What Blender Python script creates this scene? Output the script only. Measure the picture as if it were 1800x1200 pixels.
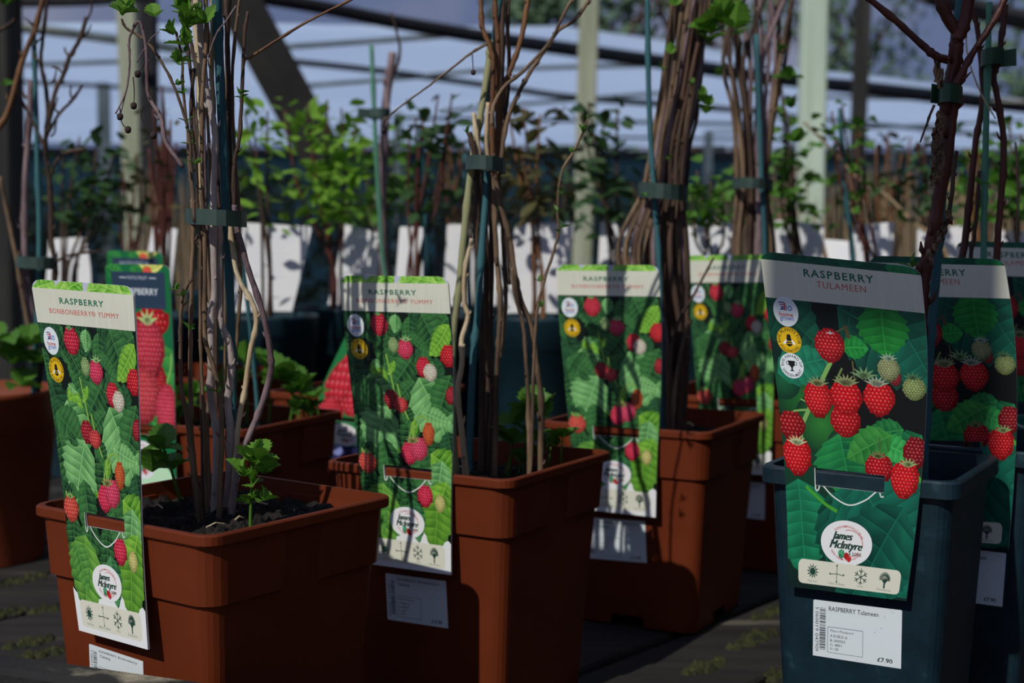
import bpy, math, random
from mathutils import Vector, Matrix
random.seed(7)
for o in list(bpy.data.objects): bpy.data.objects.remove(o)
SC = bpy.context.scene
COL = SC.collection
# ------------------------------------------------------------------ camera
F_PX, PITCH, ROLL = 2500.0, 0.077, 0.0057
ZB = 0.60                      # height of the bench deck
CAM = Vector((0, 0, ZB + 0.4143))
_f = Vector((0, math.cos(PITCH), -math.sin(PITCH)))
_u = Vector((0, math.sin(PITCH), math.cos(PITCH)))
_r = Vector((1, 0, 0))
RGT = math.cos(ROLL) * _r + math.sin(ROLL) * _u
UPV = -math.sin(ROLL) * _r + math.cos(ROLL) * _u
FWD = _f
cd = bpy.data.cameras.new('camera')
cam = bpy.data.objects.new('camera', cd); COL.objects.link(cam)
cd.sensor_width = 36; cd.lens = F_PX / 1800 * 36; cd.clip_start = .02; cd.clip_end = 300
cam.matrix_world = Matrix((( RGT.x, UPV.x, -FWD.x, CAM.x), (RGT.y, UPV.y, -FWD.y, CAM.y),
                           (RGT.z, UPV.z, -FWD.z, CAM.z), (0, 0, 0, 1)))
cd.dof.use_dof = True; cd.dof.focus_distance = 0.99; cd.dof.aperture_fstop = 8.0
SC.camera = cam
# ------------------------------------------------------------------ light
SC.view_settings.view_transform = 'Standard'; SC.view_settings.look = 'None'
SC.view_settings.gamma = 1; SC.view_settings.use_curve_mapping = False
SC.view_settings.exposure = 0.0
w = bpy.data.worlds.new('sky'); SC.world = w; w.use_nodes = True
nt = w.node_tree; nt.nodes.clear()
tc = nt.nodes.new('ShaderNodeTexCoord'); nz = nt.nodes.new('ShaderNodeTexNoise')
nz.inputs['Scale'].default_value = 5.5; nz.inputs['Detail'].default_value = 5
rp = nt.nodes.new('ShaderNodeValToRGB')
rp.color_ramp.elements[0].position = .42; rp.color_ramp.elements[0].color = (.16, .21, .38, 1)
rp.color_ramp.elements[1].position = .70; rp.color_ramp.elements[1].color = (.36, .38, .50, 1)
bg = nt.nodes.new('ShaderNodeBackground'); bg.inputs['Strength'].default_value = .72
ow = nt.nodes.new('ShaderNodeOutputWorld')
nt.links.new(tc.outputs['Generated'], nz.inputs['Vector']); nt.links.new(nz.outputs['Fac'], rp.inputs['Fac'])
nt.links.new(rp.outputs['Color'], bg.inputs['Color']); nt.links.new(bg.outputs[0], ow.inputs[0])
SUN_AZ, SUN_EL = math.radians(-146.5), math.radians(40)     # azimuth from +y, clockwise
sund = Vector((math.sin(SUN_AZ) * math.cos(SUN_EL), math.cos(SUN_AZ) * math.cos(SUN_EL), math.sin(SUN_EL)))
sl = bpy.data.lights.new('sun', 'SUN'); sl.energy = 2.4; sl.angle = math.radians(.6); sl.color = (1, .965, .90)
so = bpy.data.objects.new('sun', sl); COL.objects.link(so); so.location = sund * 20
so.rotation_euler = (-sund).to_track_quat('-Z', 'Y').to_euler()

# ------------------------------------------------------------------ helpers
def ray(px, py):
    return FWD + RGT * ((px - 900) / F_PX) - UPV * ((py - 600) / F_PX)
def U(px, py, d):                # world point of a pixel at depth d along y
    r = ray(px, py); return CAM + r * (d / r.y)
def on_plane(px, py, p0, n):
    r = ray(px, py); return CAM + r * ((p0 - CAM).dot(n) / r.dot(n))
def lin(c):
    c = c / 255.0
    return c / 12.92 if c <= .04045 else ((c + .055) / 1.055) ** 2.4
def C(r, g, b, k=.68):           # a colour as seen in sunlight in the photo -> reflectance
    return (min(lin(r) / k, .92), min(lin(g) / k, .92), min(lin(b) / k, .92))
MATS = {}
def mat(name, c1, c2=None, scale=20, rough=.6, bump=0, bscale=80, metal=0, trans=0, stretch=None, c3=None, spec=.4):
    m = bpy.data.materials.new(name); m.use_nodes = True
    t = m.node_tree; b = t.nodes['Principled BSDF']
    b.inputs['Roughness'].default_value = rough; b.inputs['Specular IOR Level'].default_value = spec
    co = t.nodes.new('ShaderNodeTexCoord'); src = co.outputs['Object']
    if stretch:
        mp = t.nodes.new('ShaderNodeMapping'); mp.inputs['Scale'].default_value = stretch
        if len(stretch) == 3: t.links.new(src, mp.inputs['Vector']); src = mp.outputs['Vector']
    if c2:
        n = t.nodes.new('ShaderNodeTexNoise'); n.inputs['Scale'].default_value = scale; n.inputs['Detail'].default_value = 5
        t.links.new(src, n.inputs['Vector'])
        r = t.nodes.new('ShaderNodeValToRGB'); e = r.color_ramp.elements
        e[0].position = .35; e[0].color = (*c1, 1); e[1].position = .65; e[1].color = (*c2, 1)
        if c3:
            x = e.new(.74); x.color = (*c3, 1)
        t.links.new(n.outputs['Fac'], r.inputs['Fac']); t.links.new(r.outputs['Color'], b.inputs['Base Color'])
        colout = r.outputs['Color']
    else:
        b.inputs['Base Color'].default_value = (*c1, 1); colout = None
    if bump:
        n2 = t.nodes.new('ShaderNodeTexNoise'); n2.inputs['Scale'].default_value = bscale; n2.inputs['Detail'].default_value = 6
        t.links.new(src, n2.inputs['Vector'])
        bp = t.nodes.new('ShaderNodeBump'); bp.inputs['Strength'].default_value = bump; bp.inputs['Distance'].default_value = .004
        t.links.new(n2.outputs['Fac'], bp.inputs['Height']); t.links.new(bp.outputs['Normal'], b.inputs['Normal'])
    if trans:
        tr = t.nodes.new('ShaderNodeBsdfTranslucent'); mx = t.nodes.new('ShaderNodeMixShader'); mx.inputs['Fac'].default_value = trans
        if colout: t.links.new(colout, tr.inputs['Color'])
        else: tr.inputs['Color'].default_value = (*c1, 1)
        out = t.nodes['Material Output']
        t.links.new(b.outputs[0], mx.inputs[1]); t.links.new(tr.outputs[0], mx.inputs[2]); t.links.new(mx.outputs[0], out.inputs['Surface'])
    MATS[name] = m
    return m
def attr_mat(name, rough=.4, spec=.35):
    m = bpy.data.materials.new(name); m.use_nodes = True
    t = m.node_tree; b = t.nodes['Principled BSDF']; b.inputs['Roughness'].default_value = rough
    b.inputs['Specular IOR Level'].default_value = spec
    a = t.nodes.new('ShaderNodeAttribute'); a.attribute_name = 'ink'
    t.links.new(a.outputs['Color'], b.inputs['Base Color']); MATS[name] = m
    return m
mat('terracotta', C(84, 34, 14), C(95, 40, 17), 9, .55, .05, 60, spec=.2)
mat('terracotta_old', C(98, 44, 22), C(110, 50, 26), 9, .6, .05, 60, spec=.3)
mat('teal_plastic', C(13, 30, 39), C(18, 38, 47), 60, .42, .06, 300, c3=C(30, 52, 60), spec=.4)
mat('teal_dark', C(12, 32, 40), C(18, 42, 50), 12, .5, spec=.35)
mat('soil', C(14, 12, 11), C(32, 27, 23), 160, .95, .9, 220, c3=C(52, 45, 38))
mat('bark_brown', C(62, 48, 37), C(118, 96, 74), 60, .7, .35, 260, stretch=(1, 1, .25))
mat('bark_dark', C(38, 28, 24), C(78, 58, 46), 60, .75, .4, 260, stretch=(1, 1, .25))
mat('bark_grey', C(120, 108, 104), C(168, 156, 150), 50, .75, .4, 300, c3=C(88, 74, 70), stretch=(1, 1, .3))
mat('bark_cream', C(150, 130, 100), C(188, 172, 142), 50, .7, .35, 300, c3=C(90, 70, 50), stretch=(1, 1, .3))
mat('bark_red', C(58, 26, 20), C(88, 46, 35), 50, .5, .3, 260, c3=C(130, 90, 66), stretch=(1, 1, .25))
mat('bark_purple', C(80, 62, 66), C(130, 112, 114), 60, .75, .4, 260, stretch=(1, 1, .3))
mat('bark_orange', C(82, 52, 32), C(114, 80, 50), 50, .55, .3, 260, stretch=(1, 1, .25))
mat('dead_leaf', C(70, 54, 42), C(118, 96, 74), 60, .9, .5, 200)
mat('stake_teal', C(34, 72, 80), C(52, 98, 102), 30, .7, .3, 300, stretch=(1, 1, .1))
mat('stake_olive', C(116, 118, 84), C(142, 142, 104), 30, .7, .3, 300, stretch=(1, 1, .1))
mat('stake_green', C(60, 110, 90), C(84, 134, 108), 30, .7, .3, 300, stretch=(1, 1, .1))
mat('tie', C(42, 58, 53), C(54, 72, 66), 40, .5)
mat('tie_green', C(30, 60, 42), C(38, 70, 50), 40, .45)
mat('leaf_young', C(70, 112, 34), C(104, 150, 50), 40, .5, .3, 200, trans=.3)
mat('leaf_mid', C(52, 92, 30), C(84, 128, 40), 30, .5, trans=.3)
mat('leaf_bright', C(88, 132, 34), C(124, 164, 56), 20, .5, trans=.35)
mat('leaf_dark', C(34, 62, 30), C(56, 84, 42), 20, .5, trans=.2)
mat('leaf_bronze', C(62, 60, 34), C(88, 84, 44), 20, .5, trans=.2)
mat('card_white', (.86, .87, .88), None, rough=.45)
mat('card_edge', (.84, .85, .86), (.80, .81, .82), 30, .4)
mat('plank', C(24, 22, 20), C(42, 39, 35), 14, .9, .6, 120, c3=C(84, 78, 68), stretch=(.25, 2.2, 2))
mat('edge_board', C(20, 20, 22), C(34, 33, 33), 10, .9, .6, 120, c3=C(150, 142, 122))
mat('moss', C(26, 29, 13), C(54, 56, 25), 80, .95, .8, 200)
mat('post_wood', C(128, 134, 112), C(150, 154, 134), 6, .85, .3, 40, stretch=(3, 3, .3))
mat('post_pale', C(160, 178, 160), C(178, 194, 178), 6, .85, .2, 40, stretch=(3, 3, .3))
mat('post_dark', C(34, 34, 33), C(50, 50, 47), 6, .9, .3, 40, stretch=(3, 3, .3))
mat('brace_wood', C(24, 24, 23), C(36, 35, 33), 6, .9)
mat('rail_wood', C(120, 124, 116), C(148, 150, 140), 6, .85)
mat('black_fabric', C(22, 22, 26), C(34, 34, 38), 20, .9)
mat('canopy', (.74, .83, .96), (.77, .86, .97), 1.5, .8, trans=.92)
mat('windbreak', C(40, 66, 72), C(56, 86, 92), 2, .9)
mat('ground', C(60, 52, 44), C(92, 84, 72), 3, .95, .5, 20)
mat('straw', C(120, 102, 78), C(150, 130, 100), 10, .9)
mat('far_leaf', C(50, 74, 50), C(84, 106, 80), 1.2, .8)
mat('hedge_leaf', C(26, 36, 22), C(52, 62, 38), 2, .8)
mat('berry_dry', C(36, 28, 26), C(60, 46, 42), 200, .9)
attr_mat('print', .38, .35); attr_mat('sticker', .5, .3)

def obj(name, verts, faces, m, parent=None, smooth=False, world=True, colors=None):
    me = bpy.data.meshes.new(name)
    if parent is not None and world:
        off = WPOS[parent.name]; verts = [(v[0] - off[0], v[1] - off[1], v[2] - off[2]) for v in verts]
    me.from_pydata([tuple(v) for v in verts], [], faces)
    if m: me.materials.append(MATS[m])
    if smooth: me.polygons.foreach_set('use_smooth', [True] * len(me.polygons))
    if colors is not None:
        at = me.color_attributes.new('ink', 'FLOAT_COLOR', 'POINT')
        flat = []
        for c in colors: flat += [c[0], c[1], c[2], 1.0]
        at.data.foreach_set('color', flat)
    me.update()
    o = bpy.data.objects.new(name, me); COL.objects.link(o)
    if parent is not None: o.parent = parent; WPOS[o.name] = WPOS[parent.name]
    else: WPOS[o.name] = (0, 0, 0)
    return o
WPOS = {}
def tag(o, label, cat, group=None):
    o['label'] = label; o['category'] = cat
    if group: o['group'] = group
    return o
def thing(name, label, cat, loc, group=None):
    o = bpy.data.objects.new(name, None); COL.objects.link(o); o.location = loc; o.empty_display_size = .05
    WPOS[o.name] = tuple(loc); tag(o, label, cat, group); return o
def inst(name, me, parent, loc, rot, scale):      # a shared-mesh part at a world place
    o = bpy.data.objects.new(name, me); COL.objects.link(o)
    o.parent = parent; p = WPOS[parent.name]
    o.location = (loc[0] - p[0], loc[1] - p[1], loc[2] - p[2]); o.rotation_euler = rot
    o.scale = (scale,) * 3 if not hasattr(scale, '__len__') else scale
    WPOS[o.name] = tuple(loc); return o
def structure(o): o['kind'] = 'structure'; return o
def box(cx, cy, cz, sx, sy, sz, rz=0, tilt=None):
    v = []
    for z in (-1, 1):
        for x, y in ((-1, -1), (1, -1), (1, 1), (-1, 1)):
            p = Vector((x * sx / 2, y * sy / 2, z * sz / 2)); p.rotate(Matrix.Rotation(rz, 3, 'Z')); v.append((cx + p.x, cy + p.y, cz + p.z))
    return v, [(3, 2, 1, 0), (4, 5, 6, 7), (0, 1, 5, 4), (1, 2, 6, 5), (2, 3, 7, 6), (3, 0, 4, 7)]
def bbox(cx, cy, cz, sx, sy, sz, rz=0, b=.006):    # box with chamfered long edges
    v = []; f = []
    prof = [(-sy/2+b, -sz/2), (sy/2-b, -sz/2), (sy/2, -sz/2+b), (sy/2, sz/2-b), (sy/2-b, sz/2), (-sy/2+b, sz/2), (-sy/2, sz/2-b), (-sy/2, -sz/2+b)]
    R = Matrix.Rotation(rz, 3, 'Z')
    for x in (-sx/2, sx/2):
        for y, z in prof:
            p = R @ Vector((x, y, z)); v.append((cx+p.x, cy+p.y, cz+p.z))
    n = 8
    for i in range(n): f.append((i, (i+1) % n, n+(i+1) % n, n+i))
    f.append(tuple(range(n-1, -1, -1))); f.append(tuple(range(n, 2*n)))
    return v, f
def tube(pts, radii, seg=8, cap=True, flat=1.0):
    pts = [Vector(p) for p in pts]; n = len(pts); V = []; Fc = []
    t0 = (pts[1] - pts[0]).normalized()
    a = Vector((1, 0, 0)) if abs(t0.x) < .8 else Vector((0, 1, 0))
    nrm = (a - t0 * a.dot(t0)).normalized()
    for i in range(n):
        t = (pts[min(i+1, n-1)] - pts[max(i-1, 0)]).normalized()
        nrm = (nrm - t * nrm.dot(t)).normalized(); bn = t.cross(nrm)
        for k in range(seg):
            an = 2 * math.pi * k / seg
            V.append(pts[i] + nrm * (math.cos(an) * radii[i]) + bn * (math.sin(an) * radii[i] * flat))
    for i in range(n-1):
        for k in range(seg):
            k2 = (k+1) % seg
            Fc.append((i*seg+k, i*seg+k2, (i+1)*seg+k2, (i+1)*seg+k))
    if cap: Fc.append(tuple(range(seg-1, -1, -1))); Fc.append(tuple((n-1)*seg+k for k in range(seg)))
    return V, Fc
def spline(pts, sub=6):           # Catmull-Rom through points of any dimension
    out = []; n = len(pts)
    for i in range(n-1):
        p0, p1, p2, p3 = pts[max(i-1, 0)], pts[i], pts[i+1], pts[min(i+2, n-1)]
        for s in range(sub):
            t = s / sub
            out.append(tuple(.5*((2*b)+(c-a)*t+(2*a-5*b+4*c-d)*t*t+(-a+3*b-3*c+d)*t**3) for a, b, c, d in zip(p0, p1, p2, p3)))
    out.append(tuple(pts[-1])); return out
def join(parts):
    V = []; Fc = []
    for v, f in parts:
        k = len(V); V += list(v); Fc += [tuple(i+k for i in q) for q in f]
    return V, Fc
POT = {}
def rooted(x, y, z, lo=-.012, hi=.045):     # the point under (x, y) just inside the compost of the pot it stands in
    for p in POT.values():
        dx, dy = x-p['c'].x, y-p['c'].y; zs = p['zs']
        if not (zs+lo < z < zs+hi) or math.hypot(dx, dy) > p['W']*.85: continue
        if 'ab' in p:
            ct, st = math.cos(p['th']), math.sin(p['th']); u, v = ct*dx+st*dy, -st*dx+ct*dy; h = p['at']-.026
            if max(abs(u), abs(v)) > h+.07: continue
            u, v = min(max(u, -h), h), min(max(v, -h), h); dx, dy = ct*u-st*v, st*u+ct*v
        else:
            l = math.hypot(dx, dy); h = p['W']/2*.74
            if l > p['W']/2: continue
            if l > h: dx, dy = dx*h/l, dy*h/l
        return (p['c'].x+dx, p['c'].y+dy, zs-.010)
    return None
def trace(path, d, wpx, jit=.6, nodes=True, sub=5, spurs=True):   # stem path of photo points at depth d -> tube
    if not hasattr(d, '__len__'): d = [d, d]
    if not hasattr(wpx, '__len__'): wpx = [wpx, wpx]
    n = len(path)
    P = []
    for i, (x, y) in enumerate(path):
        t = i / (n-1); dd = d[0] + (d[1]-d[0])*t; ww = wpx[0] + (wpx[1]-wpx[0])*t
        p = U(x, y, dd); P.append((p.x, p.y, p.z, ww/2*dd/F_PX))
    g = rooted(*P[-1][:3])
    if g: P.append((*g, P[-1][3]*1.05))
    S = spline(P, sub); rr = []
    for i, s in enumerate(S):
        k = 1 + random.uniform(-.06, .06)
        if nodes and i % 9 == 4: k = 1.28
        rr.append(s[3]*k)
    j = jit*.0004
    pts = [(s[0]+random.uniform(-j, j), s[1]+random.uniform(-j, j), s[2]) for s in S]
    parts = [tube(pts, rr, 8)]
    if nodes:
        for i in range(2, len(pts)-2, 4):
            if random.random() < .55:
                p = Vector(pts[i]); t = (Vector(pts[i+1])-p).normalized(); dv = Vector((random.uniform(-1, 1), random.uniform(-.8, .3), 0)).normalized()
                upw = t if t.z > 0 else -t; L = rr[i]*random.uniform(1.3, 3.0); q = p+dv*(rr[i]*.7)
                if spurs: parts.append(tube([q, q+(dv*.7+upw*.6)*L*.5, q+(dv*.6+upw)*L], [rr[i]*.45, rr[i]*.42, rr[i]*.12], 5))
    return join(parts)

# ------------------------------------------------------------------ leaf meshes
def leaf_mesh(name, m, L=1.0, W=.36, veins=5, fold=.12, droop=.15, tooth=.12):
    V = []; Fc = []
    def hw(t): return W * math.sin(math.pi * t**.8) ** .8 if 0 < t < 1 else 0
    mid = []
    for i in range(veins+1):
        t = i/veins; mid.append(len(V)); V.append((0, t*L, -droop*t*t))
    for s in (-1, 1):
        e = []
        for i in range(veins):
            t0 = i/veins; t1 = (i+.75)/veins
            x0 = hw(t0+.02); x1 = hw(min(t1, .98))*(1+tooth)
            e += [(x0, t0), (x1, t1)]
        idx = []
        for x, t in e:
            idx.append(len(V)); V.append((s*x, (t+.05*(x > 0))*L if t < .95 else t*L, fold*x-droop*t*t + random.uniform(-.01, .01)))
        for i in range(veins):
            a, b = idx[2*i], idx[2*i+1]; c = idx[2*i+2] if i < veins-1 else mid[i+1]
            q = (mid[i], a, b, mid[i+1]); Fc.append(q if s < 0 else q[::-1])
            if c != mid[i+1]:
                q = (mid[i+1], b, c); Fc.append(q if s < 0 else q[::-1])
    me = bpy.data.meshes.new(name); me.from_pydata(V, [], Fc); me.materials.append(MATS[m])
    me.update(); return me
LEAF = {k: leaf_mesh('leaf_'+k, m, **kw) for k, m, kw in (
    ('young', 'leaf_young', dict(W=.40, veins=6, fold=.45, tooth=.3)), ('mid', 'leaf_mid', dict(W=.36, veins=6, fold=.4, tooth=.3, droop=.3)),
    ('bright', 'leaf_bright', dict(W=.24, veins=3, tooth=0)), ('dark', 'leaf_dark', dict(W=.28, veins=3, tooth=0)),
    ('bronze', 'leaf_bronze', dict(W=.26, veins=3, tooth=0)), ('sprig', 'leaf_young', dict(W=.26, veins=4, fold=.5, tooth=.35)), ('bud', 'leaf_mid', dict(W=.22, veins=3, fold=.4)))}
def leaf_cluster(parent, p, n, size, kind='young', up=.6, name='leaf'):
    for i in range(n):
        a = 2*math.pi*i/n + random.uniform(-.4, .4)
        inst(name, LEAF[kind], parent, p, (random.uniform(.0, 1.0)*up*1.4 + .15, random.uniform(-.5, .5), a), size*random.uniform(.7, 1.15))
def rnd_leaf(parent, p, size, kind):
    inst('leaf', LEAF[kind], parent, p, (random.uniform(-.6, 1.1), random.uniform(-.7, .7), random.uniform(0, 6.28)), size*random.uniform(.7, 1.25))
# ------------------------------------------------------------------ flat print (laid out on the card, u 0..1 across, v 0..1 down)
_TX = {}
def text_polys(s, bold=0.0, shear=0.0, space=1.0):
    key = (s, bold, shear, space)
    if key in _TX: return _TX[key]
    cu = bpy.data.curves.new('lettering', 'FONT'); cu.body = s; cu.size = 1; cu.align_x = 'CENTER'; cu.align_y = 'CENTER'
    cu.offset = bold; cu.shear = shear; cu.space_character = space; cu.resolution_u = 2; cu.dimensions = '2D'; cu.fill_mode = 'BOTH'
    ob = bpy.data.objects.new('lettering', cu); COL.objects.link(ob)
    me = ob.to_mesh()
    P = [[(me.vertices[i].co.x, me.vertices[i].co.y) for i in p.vertices] for p in me.polygons]
    ob.to_mesh_clear(); bpy.data.objects.remove(ob); bpy.data.curves.remove(cu)
    xs = [x for p in P for x, y in p]; ys = [y for p in P for x, y in p]
    cx, cy = (min(xs)+max(xs))/2, (min(ys)+max(ys))/2; W, H = max(xs)-min(xs), max(ys)-min(ys)
    r = ([[((x-cx)/W, (y-cy)/H) for x, y in p] for p in P], W, H)
    _TX[key] = r; return r
def half_clip(poly, nx, ny, c):      # keep nx*x+ny*y<=c ; vertices carry colours
    out = []; n = len(poly)
    for i in range(n):
        a, b = poly[i], poly[(i+1) % n]
        da, db = nx*a[0]+ny*a[1]-c, nx*b[0]+ny*b[1]-c
        if da <= 0: out.append(a)
        if (da < 0 < db) or (db < 0 < da):
            t = da/(da-db); out.append(tuple(p+(q-p)*t for p, q in zip(a, b)))
    return out
class Print:
    def __init__(s, asp, ru=.09, hole=None):
        s.asp = asp; s.items = []; s.layer = 1; s.group = 'picture_print'; s.hole = hole; s.rv = ru/asp; s.ru = ru
        s.out = []; s.cur = []; s.done = []
        n = 8
        for i in range(n+1):
            a = math.pi/2*i/n; s.out.append((s.ru*(1-math.cos(a)), s.rv*(1-math.sin(a))))
        for i in range(n+1):
            a = math.pi/2*i/n; s.out.append((1-s.ru*(1-math.sin(a)), s.rv*(1-math.cos(a))))
        s.out += [(1, 1), (0, 1)]
    def nxt(s):                      # close a shape: it lies just above what it overlaps
        if not s.cur: return
        us = [p[0] for it in s.cur for p in it[1]]; vs = [p[1] for it in s.cur for p in it[1]]
        bb = (min(us), max(us), min(vs), max(vs)); lay = 1
        for q, l in s.done:
            if l >= lay and q[0] < bb[1] and q[1] > bb[0] and q[2] < bb[3] and q[3] > bb[2]: lay = l+1
        s.done.append((bb, lay))
        for g_, pts, cols in s.cur: s.items.append((g_, lay, pts, cols))
        s.cur = []
    def poly(s, pts, cols, clip=True):
        if not hasattr(cols[0], '__len__'): cols = [cols]*len(pts)
        P = [(p[0], p[1], *c) for p, c in zip(pts, cols)]
        us = [p[0] for p in P]; vs = [p[1] for p in P]
        if clip and (min(us) < s.ru or max(us) > 1-s.ru or min(vs) < s.rv or max(vs) > 1):
            o = s.out; n = len(o)
            for i in range(n):
                a, b = o[i], o[(i+1) % n]; nx, ny = (b[1]-a[1]), -(b[0]-a[0])
                if abs(nx)+abs(ny) < 1e-9: continue
                P = half_clip(P, nx, ny, nx*a[0]+ny*a[1])
                if len(P) < 3: return
        R = [P]
        if s.hole:
            h = s.hole
            if max(us) > h[0] and min(us) < h[1] and max(vs) > h[2] and min(vs) < h[3]:
                R = []
                q = half_clip(P, 1, 0, h[0]); R.append(q)
                q = half_clip(P, -1, 0, -h[1]); R.append(q)
                m = half_clip(half_clip(P, -1, 0, -h[0]), 1, 0, h[1]) if True else P
                R.append(half_clip(m, 0, 1, h[2])); R.append(half_clip(m, 0, -1, -h[3]))
        for q in R:
            if len(q) >= 3: s.cur.append((s.group, [(a[0], a[1]) for a in q], [a[2:5] for a in q]))
    def rect(s, u0, v0, u1, v1, c, n=1): s.poly([(u0, v0), (u1, v0), (u1, v1), (u0, v1)], c); s.nxt()
    def ell(s, cu, cv, ru, c, rv=None, n=24):
        rv = ru/s.asp if rv is None else rv
        s.poly([(cu+ru*math.cos(2*math.pi*i/n), cv+rv*math.sin(2*math.pi*i/n)) for i in range(n)], c); s.nxt()
    def ring(s, cu, cv, r0, r1, c, a0=0, a1=2*math.pi, n=28, k=1.0):
        for i in range(n):
            a, b = a0+(a1-a0)*i/n, a0+(a1-a0)*(i+1)/n
            s.poly([(cu+r*math.cos(t), cv+r*k*math.sin(t)/s.asp) for r, t in ((r0, a), (r1, a), (r1, b), (r0, b))], c)
        s.nxt()
    def rrect(s, u0, v0, u1, v1, r, c):
        P = []
        for (x, y, a0) in ((u1-r, v1-r/s.asp, 0), (u0+r, v1-r/s.asp, 1), (u0+r, v0+r/s.asp, 2), (u1-r, v0+r/s.asp, 3)):
            for i in range(5):
                a = math.pi/2*(a0+i/4); P.append((x+r*math.cos(a), y+r*math.sin(a)/s.asp))
        s.poly(P, c); s.nxt()
    def text(s, t, cu, cv, wid, hgt, c, bold=0.0, shear=0.0, rot=0, space=1.0):
        P, W, H = text_polys(t, bold, shear, space)
        if hgt is None: hgt = wid*H/W/s.asp
        if wid is None: wid = hgt*s.asp*W/H
        for p in P:
            if rot: s.poly([(cu+y*hgt*s.asp, cv+x*wid/s.asp) for x, y in p], c)
            else: s.poly([(cu+x*wid, cv-y*hgt) for x, y in p], c)
        s.nxt()
    def arc_text(s, t, cu, cv, r, a_mid, span, h, c, inside=False, k=1.0):
        P, W, H = text_polys(t, .01)
        for p in P:
            q = []
            for x, y in p:
                if inside: a = a_mid - x*span; rr = r - y*h
                else: a = a_mid + x*span; rr = r + y*h
                q.append((cu+rr*math.cos(a), cv+rr*k*math.sin(a)/s.asp))
            s.poly(q, c)
        s.nxt()
    def line(s, pts, wd, c, sub=5, close=True):
        S = spline([(p[0], p[1]*s.asp) for p in pts], sub)
        for i in range(len(S)-1):
            a, b = S[i], S[i+1]; dx, dy = b[0]-a[0], b[1]-a[1]; L = math.hypot(dx, dy) or 1
            ox, oy = -dy/L*wd/2, dx/L*wd/2
            s.poly([((x), y/s.asp) for x, y in ((a[0]+ox, a[1]+oy), (b[0]+ox, b[1]+oy), (b[0]-ox, b[1]-oy), (a[0]-ox, a[1]-oy))], c)
        if close: s.nxt()
    def leaf(s, bu, bv, ang, L, W, c0, c1, veins=7, tooth=.16):
        # base point, angle (0 = right, 90 = down), length in card widths
        a = math.radians(ang); dx, dy = math.cos(a), math.sin(a); cv_ = random.uniform(-.25, .25)
        def at(t, x):
            x = x + cv_*W*(t*t-t)*1.5
            return (bu+dx*t*L-dy*x*L, bv+(dy*t*L+dx*x*L)/s.asp)
        def hw(t): return W*(math.sin(math.pi*min(max(t, 0), 1)**.72)**.85 if 0 < t < 1 else 0)
        mixc = lambda k: tuple(max(p+(q-p)*k, 0) for p, q in zip(c0, c1))
        lines = []
        for sd in (-1, 1):
            side = (.16 if sd > 0 else -.14)*random.choice((1, 1, -1))
            for i in range(veins):
                t0, t1 = i/veins, (i+1)/veins; dz = .55/veins
                e0, e1 = t0+dz*2*hw(t0), t1+dz*2*hw(t1)
                k = random.uniform(-.16, .16) + side
                d0, l0 = mixc(.16+k), mixc(.66+k); d1, l1 = mixc(.42+k), mixc(.95+k)
                h0, h1 = hw(t0), hw(t1); hm = hw(min(t0+.7/veins, .97))*(1+tooth); em = min(e0+(e1-e0)*.72, 1)
                q = .5; g0, g1, gm = t0+(e0-t0)*q, t1+(min(e1, 1)-t1)*q, (t0+t1)/2+(em-(t0+t1)/2)*q
                s.poly([at(t0, 0), at(g0, sd*h0*q), at(gm, sd*hm*q), at(g1, sd*h1*q), at(t1, 0)], [d1, l1, mixc(.6+k), d0, d0])
                s.poly([at(g0, sd*h0*q), at(e0, sd*h0), at(em, sd*hm), at(min(e1, 1), sd*h1), at(g1, sd*h1*q), at(gm, sd*hm*q)], [l1, l0, mixc(.5+k), d0, d0, mixc(.6+k)])
                if i and L > .2: lines.append((at(t0, 0), at(e0*.5+t0*.5, sd*h0*.5), at(e0, sd*h0*.94)))
        s.nxt()
        for q in lines: s.line(list(q), .0035, mixc(1.15), 1, False)
        s.line([at(0, 0), at(.5, 0), at(.96, 0)], .007, mixc(1.2), 3)
    def berry(s, cu, cv, rx, ry, c, n=5, hl=(1, .78, .76), hk=.34):
        n = n+2
        # ry in card widths too
        N = 18
        def shape(a, k): 
            x = math.cos(a)*rx*k; y = math.sin(a)*ry*k
            if y > 0: x *= 1-.16*(y/ry)
            return (cu+x, cv+y/s.asp)
        dk = tuple(x*.42 for x in c)
        s.poly([shape(2*math.pi*i/N, 1.0) for i in range(N)], dk); s.nxt()
        sp = 2*rx/n; rows = int(2*ry/(sp*.86))+2; H = []
        for j in range(rows):
            y = -ry+sp*.45+j*sp*.86
            for i in range(n+1):
                x = -rx+sp*(i+.5*(j % 2))+random.uniform(-.06, .06)*sp
                yy = y+random.uniform(-.06, .06)*sp
                e = (x/(rx*(1-.16*max(yy/ry, 0))))**2+(yy/ry)**2
                if e > .97: continue
                sh = 1.06-.58*e-.20*(yy/ry)-.15*(x/rx); sh *= random.uniform(.85, 1.12)
                cc = tuple(min(q*sh*1.25, .95) for q in c); ce = tuple(q*sh*.64 for q in c)
                r = sp*.56
                for m in range(6):
                    a, b = math.pi/3*m, math.pi/3*(m+1)
                    s.poly([(cu+x, cv+yy/s.asp), (cu+x+r*math.cos(a), cv+(yy+r*math.sin(a))/s.asp), (cu+x+r*math.cos(b), cv+(yy+r*math.sin(b))/s.asp)], [cc, ce, ce])
                if e < .8: H.append((x-sp*.1, yy-sp*.14, sh))
        s.nxt()
        for x, y, sh in H:
            r = sp*.15; k = hk*sh
            hc = tuple(min(c[i]*(1-k)+hl[i]*k*.9, .95) for i in range(3))
            s.poly([(cu+x+r*1.3*math.cos(t), cv+(y+r*math.sin(t))/s.asp) for t in (0, 1.05, 2.1, 3.14, 4.2, 5.25)], hc)
        s.nxt()
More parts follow.
